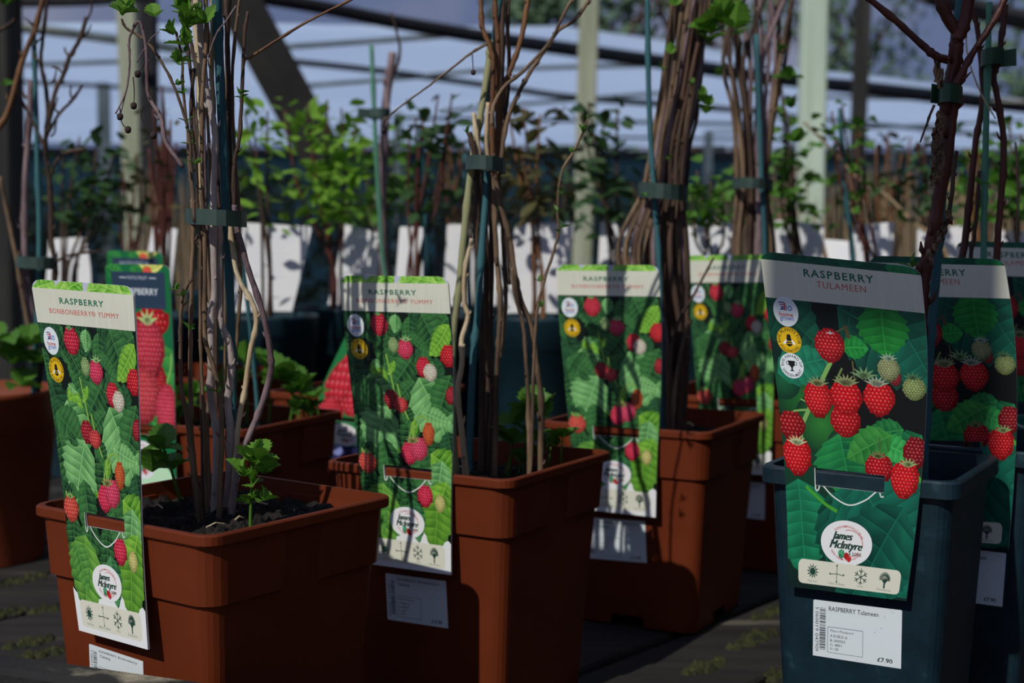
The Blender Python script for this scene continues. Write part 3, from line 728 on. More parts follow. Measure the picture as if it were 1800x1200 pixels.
def soil(root, pt, zs, half, th, seed, rnd=False):
    random.seed(seed); n = 34; V = []; Fc = []
    c, s = math.cos(th), math.sin(th)
    for j in range(n+1):
        for i in range(n+1):
            u, v_ = -half+2*half*i/n, -half+2*half*j/n
            if rnd:
                q = max(abs(u), abs(v_)); l = math.hypot(u, v_) or 1; u, v_ = u*q/l, v_*q/l
            h = .004*math.sin(u*70+seed)*math.cos(v_*60)+random.uniform(-.004, .005)
            if max(abs(u), abs(v_)) > half*.95: h -= .002
            V.append((pt[0]+c*u-s*v_, pt[1]+s*u+c*v_, zs+h))
    for j in range(n):
        for i in range(n): a = j*(n+1)+i; Fc.append((a, a+1, a+n+2, a+n+1))
    parts = [(V, Fc)]
    for i in range(70):
        u, v_ = random.uniform(-.93, .93)*half, random.uniform(-.93, .93)*half
        if rnd and math.hypot(u, v_) > half*.9: continue
        x, y = pt[0]+c*u-s*v_, pt[1]+s*u+c*v_; q = random.uniform(.002, .006)
        W_ = [(x+q*random.uniform(.6, 1.2)*math.cos(k*1.257), y+q*random.uniform(.6, 1.2)*math.sin(k*1.257), zs-.003) for k in range(5)] + [(x+random.uniform(-q, q)*.4, y, zs+q*1.2)]
        parts.append((W_, [(k, (k+1) % 5, 5) for k in range(5)]))
    o = obj('compost', *join(parts), 'soil', root, False); o['kind'] = 'stuff'
    for i in range(7):      # bits of twig on the compost
        u, v_ = random.uniform(-.75, .75)*half, random.uniform(-.75, .75)*half; a = random.uniform(0, 6.28); L = random.uniform(.008, .025)
        x, y = pt[0]+c*u-s*v_, pt[1]+s*u+c*v_
        obj('twig_scrap', *tube([(x, y, zs+.006), (x+L*.5*math.cos(a), y+L*.5*math.sin(a), zs+.008), (x+L*math.cos(a), y+L*math.sin(a), zs+.006)], [.0007]*3, 5), random.choice(['bark_cream', 'bark_brown']), root)
def square_pot(key, c, th, label, kind='terra', group=None, W=.19, H=.2138, seed=1, sd=.022, m=None):
    root = thing('square_plant_pot', label, 'plant pot', (c[0], c[1], ZB), group)
    ct, st = math.cos(th), math.sin(th); a = W/2
    if kind == 'terra':
        m = m or 'terracotta'; s = W/.19; g = .018*s; ab, at = .075*s, .0855*s
        prof = [(0, ab, 0), (.012, ab+.0006, 0), (H-.052, at, 0), (H-.050, at+.0002, .0038), (H-.009, .0880*s, .0038), (H-.008, a-.0007, 0), (H-.007, a, 0), (H-.0012, a, 0), (H, a-.001, 0), (H, a-.0045, 0), (H-.009, .0900*s, 0), (H-.05, at-.0015, 0), (.016, ab-.0015, 0)]
    else:
        m = m or 'teal_plastic'; s = W/.1437; g = .012*s; ab, at = .054*s, .0655*s
        prof = [(0, ab, 0), (.012, ab+.0006, 0), (H-.0135, at, 0), (H-.013, a-.001, 0), (H-.012, a, 0), (H-.0015, a, 0), (H, a-.0012, 0), (H, a-.006, 0), (H-.012, at-.001, 0), (.016, ab-.0015, 0)]
    rings = []
    for i, (z, q, ex) in enumerate(prof):
        r = []
        for x, y, rec in ring_sq(q, ex, g, .013 if kind == 'terra' else .012):
            zz = z
            if i == 0 and rec: zz = .010
            r.append((c[0]+ct*x-st*y, c[1]+st*x+ct*y, ZB+zz))
        rings.append(r)
    obj('pot_body', *loft(rings), m, root)
    zs = ZB+H-sd; t = (H-sd)/H
    soil(root, c, zs, ab+(at-ab)*t-.003, th, seed)
    POT[key] = dict(c=Vector((c[0], c[1], 0)), th=th, W=W, H=H, ab=ab, at=at, root=root, n=Vector((st, -ct, 0)), zs=zs)
    return root
def from_N(px, py, th, W, H):
    r = ray(px, py); p = CAM + r*((ZB+H-CAM.z)/r.z); a = W/2; ct, st = math.cos(th), math.sin(th)
    return (p.x-(ct*a+st*a), p.y-(st*a-ct*a))
def round_pot(key, c, label, R=.105, H=.214, m='terracotta_old', group=None, seed=3, sd=.03, taper=.78):
    root = thing('round_plant_pot', label, 'plant pot', (c[0], c[1], ZB), group); n = 40
    prof = [(0, R*taper), (H-.05, R*.94), (H-.048, R*.975), (H-.008, R*.985), (H-.006, R), (H, R), (H, R-.005), (H-.05, R*.92), (.01, R*taper-.002)]
    rings = [[(c[0]+q*math.cos(2*math.pi*k/n), c[1]+q*math.sin(2*math.pi*k/n), ZB+z) for k in range(n)] for z, q in prof]
    obj('pot_body', *loft(rings), m, root, True)
    me = root.children[0].data if root.children else None
    soil(root, c, ZB+H-sd, R*.90, 0, seed, True)
    POT[key] = dict(c=Vector((c[0], c[1], 0)), th=0, W=2*R, H=H, root=root, n=Vector((0, -1, 0)), zs=ZB+H-sd)
    return root
square_pot('P1', (-.2202, 1.0492), -.62, 'square terracotta plastic pot of canes beside the edge board of the bench', seed=1, sd=.014)
square_pot('P2', (-.0351, 1.2659), -.535, 'square terracotta pot with a thin olive stake and a teal stake in it', seed=2)
square_pot('P3', (.1589, 1.5443), -.487, 'square terracotta pot holding the densest bundle of tied brown canes', seed=3)
square_pot('P3b', from_N(1402, 706, -.46, .19, .2138), -.46, 'square terracotta pot behind the densest cane bundle', seed=4)
square_pot('P5', from_N(425, 757, -.46, .19, .2138), -.46, 'square terracotta pot with a green seedling and a fruit label with slate title', seed=5)
square_pot('P6', from_N(395, 668, -.42, .19, .2138), -.42, 'square terracotta pot standing behind the seedling pot', seed=6)
square_pot('P7', from_N(700, 702, -.42, .19, .2138), -.42, 'square terracotta pot with a bent red fruit label', seed=7)
KT = .81
square_pot('T1', (.3438*KT, 1.304*KT), -.524, 'square dark teal pot priced £7.90 with the thick forked red cane', 'teal', W=.1774*KT, H=.4143-.209*KT, seed=8, sd=.03)
square_pot('T2', (.385, 1.19), -.524, 'square dark teal pot with two slim red canes and a green stake', 'teal', W=.1774*KT, H=.245, seed=9, sd=.03)
square_pot('T3', (.512, 1.39), -.524, 'square dark teal pot behind the one with the green stake', 'teal', W=.1774*KT, H=.245, seed=10, sd=.03)
round_pot('P4', ((-52-900)/F_PX*1.78, 1.78), 'round terracotta pot with mossy foot beside the edge board corner', .104)
BACK = [(470, 2.20, 'small bright green shrub'), (592, 2.42, 'bushy bright green shrub'), (728, 2.20, 'upright red stems'), (838, 2.42, 'thin dark stems'), (948, 2.20, 'bronze leaved shrub'), (1088, 2.42, 'dark leaved shrub'), (1246, 2.20, 'low green shrub'),
        (1404, 2.42, 'green and brown shrub'), (1532, 2.20, 'two red brown stems'), (1656, 2.42, 'dark green shrub'), (1792, 2.20, 'fresh green shrub'), (122, 2.42, 'dark shaded shrub'), (284, 2.20, 'reddish twiggy shrub')]
for i, (px, d, what) in enumerate(BACK):
    round_pot('B%d' % i, ((px-900)/F_PX*d, d), 'large dark teal pot holding the '+what, 0.078, .285, 'teal_dark', 'teal pots of the back row', 20+i, .02, .80)
round_pot('C0', ((660-900)/F_PX*3.0, 3.0), 'large dark teal pot holding the leafy shrub behind the seedlings', .085, .285, 'teal_dark', 'teal pots of the back row', 40, .02, .80)

# ------------------------------------------------------------------ labels (hang tags) and stickers
def rowmap(rows, p0, n):
    L = [on_plane(x, y, p0, n) for x, y in rows[0]]; R = [on_plane(x, y, p0, n) for x, y in rows[1]]
    SL = spline([tuple(p) for p in L], 8); SR = spline([tuple(p) for p in R], 8); N = len(SL)-1
    def mp(u, v, off=0):
        t = min(max(v, 0), 1)*N; i = min(int(t), N-1); q = t-i
        a = Vector(SL[i]).lerp(Vector(SL[i+1]), q); b = Vector(SR[i]).lerp(Vector(SR[i+1]), q)
        return a + (b-a)*u + n*off
    return mp
def dense(pts, cols=None, step=.05):
    o = []; oc = []; n = len(pts)
    for i in range(n):
        a, b = pts[i], pts[(i+1) % n]; k = max(1, int(abs(b[1]-a[1])/step+.999))
        for j in range(k):
            t = j/k; o.append((a[0]+(b[0]-a[0])*t, a[1]+(b[1]-a[1])*t))
            if cols: ca, cb = cols[i], cols[(i+1) % n]; oc.append(tuple(x+(y-x)*t for x, y in zip(ca, cb)))
    return o, oc
LAY = 1.2e-5
def put_print(P, mp, root, m='print', only=None):
    G = {}
    for g_, lay, pts, cols in P.items: G.setdefault(g_, []).append((lay, pts, cols))
    for g_, L in G.items():
        V = []; Fc = []; K = []
        for lay, pts, cols in L:
            pts, cols = dense(pts, cols); k = len(V)
            for (u, v_), c_ in zip(pts, cols): V.append(mp(u, v_, .0003+lay*LAY)); K.append(c_)
            Fc.append(tuple(range(k+len(pts)-1, k-1, -1)))
        obj(g_, V, Fc, m, root, colors=K)
def hang_tag(P, rows, p0, n, label, group=None, thick=.0009, name='plant_label', cat='plant label'):
    mp = rowmap(rows, p0, n); b = mp(.5, 1)
    root = thing(name, label, cat, tuple(b), group)
    pieces = []
    def grab(pts):
        Q = Print(P.asp, P.ru, P.hole); Q.poly(pts, (1, 1, 1), False); Q.nxt(); return [it[2] for it in Q.items]
    out, _ = dense(P.out)
    V = []; Fc = []
    for q in grab(P.out):
        q, _ = dense(q)
        for off, rev in ((.0003, True), (.0003-thick, False)):
            k = len(V); V += [mp(u, v_, off) for u, v_ in q]; r_ = tuple(range(k, k+len(q))); Fc.append(r_[::-1] if rev else r_)
    def wall(loop):
        k = len(V); m_ = len(loop)
        for off in (.0003, .0003-thick): V.extend([mp(u, v_, off) for u, v_ in loop])
        for i in range(m_): j = (i+1) % m_; Fc.append((k+i, k+j, k+m_+j, k+m_+i))
    wall(out)
    if P.hole: h = P.hole; wall([(h[0], h[2]), (h[0], h[3]), (h[1], h[3]), (h[1], h[2])])
    obj('card', V, Fc, 'card_edge', root)
    put_print(P, mp, root)
    return root
BON, TUL, PAT, BLU = print_bon(), print_tul(), print_patio(), print_blue()
def rim_plane(key, out=.0012): p = POT[key]; return p['c'] + p['n']*(p['W']/2+out) + Vector((0, 0, ZB+p['H'])), p['n']
def tag_on(P, key, L, R, label, out=.0012): return hang_tag(P, (L, R), *rim_plane(key, out), label)
tag_on(BON, 'P1', [(55, 490), (80, 643), (104, 797), (121, 955), (141, 1107)], [(235, 503), (243, 662), (247, 820), (252, 980), (262, 1141)], 'sunlit raspberry picture label on the pot beside the edge board')
tag_on(BON, 'P2', [(596, 484), (609, 608), (624, 735), (637, 862), (655, 991)], [(788, 486), (796, 617), (797, 748), (794, 879), (794, 1010)], 'raspberry picture label on the pot with the olive stake')
tag_on(BON, 'P3', [(977, 465), (984, 572), (994, 680), (1004, 787), (1014, 893)], [(1158, 466), (1163, 577), (1162, 688), (1156, 798), (1153, 909)], 'raspberry picture label with twig shadows on the pot of densest canes')
tag_on(BON, 'P3b', [(1204, 449), (1213, 545), (1221, 640), (1230, 735), (1240, 828)], [(1352, 447), (1361, 545), (1361, 643), (1358, 740), (1355, 835)], 'raspberry picture label on the pot behind the densest cane bundle')
tag_on(TUL, 'T1', [(1336, 441), (1354, 590), (1372, 738), (1383, 885), (1386, 1030)], [(1618, 470), (1630, 618), (1626, 765), (1612, 912), (1593, 1056)], 'dark green raspberry label with three round badges on the forked cane pot')
tag_on(TUL, 'T2', [(1528, 449), (1541, 578), (1556, 705), (1567, 830), (1573, 950)], [(1765, 455), (1783, 583), (1788, 710), (1783, 838), (1773, 965)], 'dark green raspberry label crossed by the teal stake of the forked cane')
tag_on(TUL, 'T3', [(1680, 423), (1692, 533), (1704, 643), (1714, 753), (1720, 860)], [(1884, 428), (1898, 540), (1902, 652), (1898, 764), (1890, 872)], 'dark green raspberry label behind the green stake')
tag_on(PAT, 'P5', [(184, 463), (192, 570), (201, 675), (210, 780), (219, 880)], [(298, 466), (303, 575), (307, 682), (309, 790), (312, 895)], 'raspberry label with slate title panel on the seedling pot')
tag_on(PAT, 'P6', [(187, 440), (194, 535), (202, 630), (210, 720), (217, 810)], [(286, 443), (290, 540), (294, 636), (297, 732), (299, 826)], 'raspberry label showing only its top above the slate titled label')
tag_on(BLU, 'P7', [(652, 500), (607, 592), (560, 700), (572, 752), (578, 808)], [(762, 520), (708, 600), (650, 708), (660, 760), (664, 812)], 'bent red fruit label beside the seedling pot', .002)

def price_print(name, price, long=False):
    P = Print(.62, .02); P.group = 'sticker_face'; blk = C(28, 32, 40)
    P.rect(0, 0, 1, 1, C(196, 204, 220)); P.group = 'sticker_lettering'
    if long: P.text('RASPBERRY Bonbonberry', .54, .14, .70, .075, blk, .008); P.text('Yummy', .30, .25, .20, .085, blk, .008)
    else: P.text('RASPBERRY Tulameen', .46, .17, .56, .085, blk, .008)
    random.seed(3); y = .17
    while y < .84:
        h = random.choice((.006, .006, .012, .018)); P.rect(.075, y, .145, y+h, C(50, 54, 64)); y += h+random.choice((.006, .01, .012))
    P.text('5 060019 047909', .045, .52, .70*.62, .038/.62, blk, .0, rot=1)
    for a, b in (((.17, .46), (.57, .46)), ((.57, .46), (.57, .86)), ((.57, .86), (.17, .86)), ((.17, .86), (.17, .46))): P.line([a, b], .005, C(90, 96, 108), 1)
    for i, t in enumerate(('Plant Passport', 'A RUBUS id', 'B: 000025', 'C: 4891', 'D: GB')): P.text(t, .20+.0095*len(t), .515+i*.068, .019*len(t), .042, C(60, 64, 74), .006)
    P.text(price, .82, .86, .17, .088, blk, .02)
    P.group = 'sticker_face'; random.seed(9)
    for i in range(16): P.ell(random.random(), random.random(), random.uniform(.002, .006), C(110, 116, 130), n=7)
    return P
def sticker(key, P, TL, TR, BR, BL):
    p = POT[key]; sl_ = (p['at']-p['ab']-.0006)/(p['H']-(.064 if p['W'] > .16 else .0255))
    n = (p['n'] - Vector((0, 0, sl_))).normalized()
    p0 = p['c'] + p['n']*(p['ab']+.0006) + Vector((0, 0, ZB+.012))
    mp = rowmap(([TL, BL], [TR, BR]), p0, n)
    root = p['root']
    out, _ = dense(P.out); V = [mp(u, v_, .0003) for u, v_ in out]; k = len(V); V += [mp(u, v_, -.0001) for u, v_ in out]
    Fc = [tuple(range(k-1, -1, -1))]+[(i, (i+1) % k, k+(i+1) % k, k+i) for i in range(k)]
    s_ = obj('price_sticker', V, Fc, 'card_white', root); s_['label'] = 'white printed price sticker'
    put_print(P, mp, s_, 'sticker')
SB, ST = price_print('b', '£13.90', True), price_print('t', '£7.90')
sticker('P1', SB, (157, 1131), (252, 1162), (254, 1240), (160, 1207))
sticker('P2', SB, (678, 1007), (784, 1021), (788, 1104), (682, 1088))
sticker('P3', SB, (1029, 908), (1134, 916), (1137, 989), (1031, 980))
sticker('P3b', SB, (1264, 842), (1345, 849), (1344, 913), (1264, 905))
sticker('T1', ST, (1430, 1053), (1586, 1072), (1584, 1175), (1429, 1151))
sticker('T2', ST, (1638, 957), (1769, 972), (1762, 1066), (1640, 1050))
# blank white backs of labels in the back row
def white_print(seed):
    random.seed(seed); P = Print(1.9, .07); P.rect(0, 0, 1, 1, C(208, 213, 220))
    P.group = 'faint_text'
    for i in range(10):
        v_ = .16+i*.045; P.rect(.14, v_, random.uniform(.6, .88), v_+.010, C(188, 194, 204))
    return P
WP = [white_print(i) for i in range(3)]
CARD = [0, 1, 2, 3, 4, 5, 6, 7, 8, 9, 11, 12, 10]
for i, (d, L, R, yaw) in enumerate((
    (2.27, [(428, 391), (415, 470), (398, 552)], [(549, 398), (531, 475), (509, 555)], .15), (2.32, [(606, 393), (590, 475), (568, 562)], [(664, 408), (664, 480), (645, 565)], .5),
    (2.40, [(703, 398), (697, 475), (690, 555)], [(752, 400), (745, 478), (738, 556)], .6), (2.28, [(786, 394), (782, 470), (778, 548)], [(895, 394), (890, 470), (884, 546)], .1),
    (2.22, [(906, 393), (898, 465), (890, 540)], [(1009, 391), (1001, 465), (991, 541)], .1), (2.34, [(1056, 390), (1052, 460), (1050, 540)], [(1128, 388), (1124, 460), (1120, 540)], .4),
    (2.28, [(1208, 390), (1206, 460), (1204, 540)], [(1292, 388), (1288, 460), (1284, 540)], .2), (2.30, [(1362, 386), (1362, 460), (1362, 540)], [(1449, 394), (1446, 465), (1443, 540)], .1),
    (2.34, [(1500, 396), (1497, 470), (1494, 550)], [(1571, 390), (1568, 468), (1564, 548)], .3), (2.36, [(1612, 402), (1612, 470), (1612, 540)], [(1705, 396), (1702, 470), (1699, 540)], .2),
    (2.48, [(86, 420), (82, 480), (78, 545)], [(150, 416), (160, 480), (158, 545)], .3), (2.43, [(268, 398), (256, 470), (246, 540)], [(312, 402), (304, 475), (296, 545)], .6),
    (2.27, [(1750, 404), (1750, 470), (1750, 540)], [(1835, 408), (1833, 470), (1831, 540)], .1))):
    n = Vector((-math.sin(yaw), -math.cos(yaw), .06)).normalized()
    pb = POT['B%d' % CARD[i]]; p0 = pb['c'] + Vector((math.sin(yaw), math.cos(yaw), 0))*(pb['W']/2+.0025) + Vector((0, 0, ZB+pb['H']))
    L, R = L[:-1]+[(L[-1][0]-1, L[-1][1]+13)], R[:-1]+[(R[-1][0]-1, R[-1][1]+13)]
    hang_tag(WP[i % 3], (L, R), p0, n, 'white label back in the teal pot holding the '+BACK[CARD[i]][2], 'white label backs in the back row')
# fallen white label lying across its neighbours
hang_tag(WP[1], ([(1448, 420), (1458, 465), (1470, 530)], [(1545, 428), (1560, 470), (1590, 534)]), U(1500, 480, 2.33), Vector((-.1, -.93, .35)).normalized(), 'white plant label tipped backwards among the upright white ones')

# ------------------------------------------------------------------ tall plants in the foreground pots
def cane(root, path, d, w_, m, name='cane', **kw): return obj(name, *trace(path, d, w_, **kw), m, root, True)
def stake(path, d, w_, m, label): 
    p = U(*path[-1], d if not hasattr(d, '__len__') else d[1])
    o = thing('bamboo_stake', label, 'plant stake', tuple(p)); obj('rod', *trace(path, d, w_, .2, True, 6, False), m, o, True); return o
def tie(root, x0, x1, y, h, d, m, slope=0, tail=0, depth=.6):
    a, b = U(x0, y, d), U(x1, y+slope, d); cx = (a+b)/2; rx = (b-a).length/2; hz = h/2*d/F_PX; V = []; n = 20
    ax = (b-a).normalized(); ay = Vector((cx.x-CAM.x, cx.y-CAM.y, 0)).normalized()
    for rr in (1.0, .93):
        for s in (-1, 1):
            for k in range(n):
                t = 2*math.pi*k/n; V.append(cx+ax*(rx*rr*math.cos(t))+ay*(rx*rr*depth*math.sin(t))+Vector((0, 0, s*hz)))
    Fc = []
    for k in range(n):
        j = (k+1) % n; Fc += [(k, j, n+j, n+k), (2*n+j, 2*n+k, 3*n+k, 3*n+j), (n+k, n+j, 3*n+j, 3*n+k), (k, 2*n+k, 2*n+j, j)]
    parts = [(V, Fc)]
    if tail:
        q = U(x0 if tail < 0 else x1, y, d) + Vector((0, -rx*depth*.12, 0)); sg = 1 if tail > 0 else -1; L = abs(tail)*d/F_PX+rx*.4; q.x -= sg*rx*.4
        vv = []
        for yy in (-.0006, .0006):
            vv += [(q.x, q.y+yy, q.z-hz), (q.x+sg*L, q.y-.004+yy, q.z-hz*.9), (q.x+sg*L*.95, q.y-.004+yy, q.z+hz*1.2), (q.x, q.y+yy, q.z+hz)]
        parts.append((vv, [(0, 1, 2, 3), (7, 6, 5, 4), (0, 4, 5, 1), (1, 5, 6, 2), (2, 6, 7, 3), (3, 7, 4, 0)]))
    o = obj('tie_band', *join(parts), m, root); return o
def plant(key, label, group=None): p = POT[key]; return thing('raspberry_plant', label, 'plant', (p['c'].x, p['c'].y, p['zs']), group)
def shoot(root, path, d, w_, leaves, kind='young', m='leaf_mid'):
    r = ray(*path[-1]); f = CAM + r*((root.location.z-CAM.z)/r.z); g = rooted(f.x, f.y, f.z)
    if g: d = g[1]
    s = obj('shoot', *trace(path, d, w_, .2, False), m, root, True)
    dd = d if not hasattr(d, '__len__') else d[0]
    for (x, y, n, sz) in leaves: leaf_cluster(s, U(x, y, dd+random.uniform(-.008, .008)), n, sz*dd/F_PX, kind, 1.0)
    return s
def buds(root, pts, d, size, kind='bud', n=3):
    for x, y in pts: leaf_cluster(root, U(x, y, d+random.uniform(-.01, .005)), n, size*d/F_PX, kind, .9, 'bud_leaf')
def dried(root, path, d):
    s = obj('dried_berry_stalk', *trace(path, d, [2.2, 1.6], .1, False), 'berry_dry', root, True)
    q = U(*path[-1], d); V = []; Fc = []
    for i in range(5):
        for k in range(8): 
            a, b = math.pi*i/4, 2*math.pi*k/8; r = .0022*(1+.25*((i+k) % 2)); V.append((q.x+r*math.sin(a)*math.cos(b), q.y+r*math.sin(a)*math.sin(b), q.z+r*math.cos(a)))
    for i in range(4):
        for k in range(8): j = (k+1) % 8; Fc.append((i*8+k, i*8+j, i*8+8+j, i*8+8+k))
    obj('dried_berry', V, Fc, 'berry_dry', s, True)
random.seed(11)
D = 1.05
p1 = plant('P1', 'raspberry plant of pale bowed canes tied with a dark green band')
for path, w_, m, dd in (
    ([(350, -15), (352, 60), (362, 150), (372, 200), (378, 240), (377, 300), (375, 392), (377, 510), (371, 560), (371, 642), (369, 683), (375, 725), (381, 767), (379, 850), (376, 930)], [11, 14], 'bark_grey', .0),
    ([(385, 380), (386, 433), (387, 555), (404, 608), (406, 662), (400, 704), (406, 767), (402, 850), (394, 925)], [11, 14], 'bark_grey', .004),
    ([(352, 330), (359, 400), (360, 475), (360, 583), (371, 633), (385, 683), (390, 767), (387, 850), (384, 925)], [7, 10], 'bark_brown', -.015),
    ([(338, 350), (340, 408), (337, 483), (335, 583), (335, 683), (337, 767), (345, 850), (356, 925)], [7, 9], 'bark_brown', -.01),
    ([(337, 490), (326, 508), (319, 537), (317, 617), (319, 683), (329, 737), (335, 792), (342, 850), (352, 925)], [6, 9], 'bark_brown', -.02),
    ([(350, 360), (352, 412), (352, 558), (354, 642), (360, 767), (362, 850), (366, 925)], [5, 7], 'bark_brown', .02),
    ([(404, 380), (408, 429), (419, 487), (446, 537), (450, 571), (440, 617), (431, 683), (419, 746), (415, 808), (411, 850), (402, 920)], [9, 10], 'bark_cream', .0),
    ([(412, 360), (417, 400), (437, 475), (462, 550), (475, 617), (475, 658), (458, 717), (437, 767), (421, 808), (406, 915)], [10, 12], 'bark_purple', -.01),
    ([(415, 380), (423, 496), (417, 587), (412, 660), (410, 780), (404, 915)], [7, 7], 'bark_brown', .042),
    ([(345, -15), (347, 60), (350, 140), (352, 250), (353, 390)], [13, 12], 'bark_cream', .012),
    ([(362, -15), (362, 80), (357, 140), (354, 250), (358, 390)], [7, 7], 'bark_brown', -.012),
    ([(373, -15), (374, 40), (372, 120), (375, 200)], [8, 10], 'bark_cream', .012),
    ([(214, 34), (218, 44), (225, 52), (260, 75), (290, 120), (310, 162), (332, 232), (336, 290), (342, 390)], [4, 6], 'bark_brown', -.02),
    ([(203, 200), (222, 158), (228, 112), (227, 75), (232, 55), (243, 38), (250, 50), (257, 85), (258, 125), (261, 168), (278, 197), (285, 215), (292, 250), (322, 294)], [3, 8], 'bark_purple', -.03),
    ([(300, 42), (312, 65), (320, 110), (322, 160), (330, 230), (334, 300), (342, 385)], [4, 6], 'bark_brown', -.005),
    ([(436, 20), (430, 60), (425, 170), (420, 250), (412, 285), (412, 390)], [5, 8], 'bark_dark', .004),
    ([(640, -12), (600, 8), (540, 38), (480, 75), (441, 100), (428, 110), (424, 180)], [4, 6], 'bark_orange', .03),
    ([(397, -12), (401, 120), (404, 250), (405, 390)], [8, 8], 'bark_dark', .042),
    ([(341, 120), (336, 200), (345, 300), (348, 390)], [6, 7], 'bark_dark', .01),
    ([(366, 100), (380, 60), (395, 40), (415, 10)], [3, 3], 'bark_purple', -.02),
    ([(240, 110), (262, 72), (280, 55)], [2, 2], 'bark_purple', -.03)):
    cane(p1, path, D+dd, w_, m)
def bundle(root, n, levels, d, w_, mats, seed, spread=.03):
    random.seed(seed)
    for i in range(n):
        q = (i+.5)/n; path = []
        q2 = min(max(q+random.uniform(-.25, .25), 0), 1); q3 = min(max(q+random.uniform(-.2, .2), 0), 1)
        for j, (y, x0, x1) in enumerate(levels):
            k = (q2 if j == 0 else q3 if j == len(levels)-1 else q) + random.uniform(-.06, .06)
            path.append((x0+(x1-x0)*k, y+random.uniform(-6, 6)))
        cane(root, path, d+random.uniform(-spread, spread), [w_*random.uniform(.6, .9), w_*random.uniform(.8, 1.2)], random.choice(mats))
bundle(p1, 9, [(-15, 318, 425), (120, 330, 416), (260, 338, 414), (385, 344, 420), (430, 346, 416)], D+.037, 7, ['bark_brown', 'bark_dark', 'bark_dark', 'bark_purple'], 60, .02)
bundle(p1, 5, [(380, 346, 415), (560, 350, 412), (760, 352, 404), (925, 360, 402)], D+.042, 7, ['bark_dark', 'bark_brown'], 63, .006)
tie(p1, 326, 434, 380, 27, D+.012, 'tie', 6, 0, 1.95)
buds(p1, [(215, 28), (222, 12), (325, 92), (318, 105), (313, 150), (322, 165), (328, 215), (330, 235), (420, 165), (424, 172), (343, 290), (315, 115), (335, 255)], D-.02, 18)
for x, y, n, s_ in ((216, 24, 7, 40), (326, 50, 6, 40), (322, 8, 7, 44), (325, 80, 6, 36), (360, 42, 5, 34), (305, 62, 4, 28), (314, 108, 5, 24), (330, 30, 5, 40), (312, 15, 4, 36)): leaf_cluster(p1, U(x, y, D-.02), n, s_*D/F_PX, 'sprig', 1.2)
leaf_cluster(p1, U(272, 30, D-.02), 2, 34*D/F_PX, 'young', 1.0)
for x, y in ((312, 510), (334, 580), (385, 690), (318, 520)): leaf_cluster(p1, U(x, y, D-.03), 3, 20*D/F_PX, 'bud', .8, 'bud_leaf')
shoot(p1, [(440, 800), (443, 830), (441, 880), (440, 930)], .99, [4, 6], [(440, 812, 5, 44), (428, 838, 5, 40), (462, 832, 5, 42), (440, 886, 4, 36), (464, 880, 4, 34), (454, 808, 4, 46), (446, 850, 4, 38)])
shoot(p1, [(283, 775), (296, 810), (308, 850), (318, 885)], 1.08, [4, 6], [(283, 790, 4, 54), (305, 825, 3, 54), (268, 830, 2, 60)], 'mid')
for q in ([(242, 130), (252, 115), (257, 100)], [(235, 186), (236, 160), (234, 135)], [(225, 228), (214, 215), (211, 190)], [(270, 238), (256, 222), (248, 205), (252, 185)], [(211, 205), (217, 180), (222, 160)]): dried(p1, q[::-1], D-.03)
stake([(380, -15), (385, 100), (392, 250), (397, 370), (402, 470), (407, 600), (408, 760), (400, 925)], [D+.002, D+.022], [17, 15], 'stake_teal', 'thick teal bamboo stake among the pale bowed canes')
stake([(408, 180), (409, 300), (420, 420), (436, 540), (446, 640), (452, 740)], [1.42, 1.47], [8, 8], 'stake_teal', 'slim teal bamboo stake standing in the seedling pot')

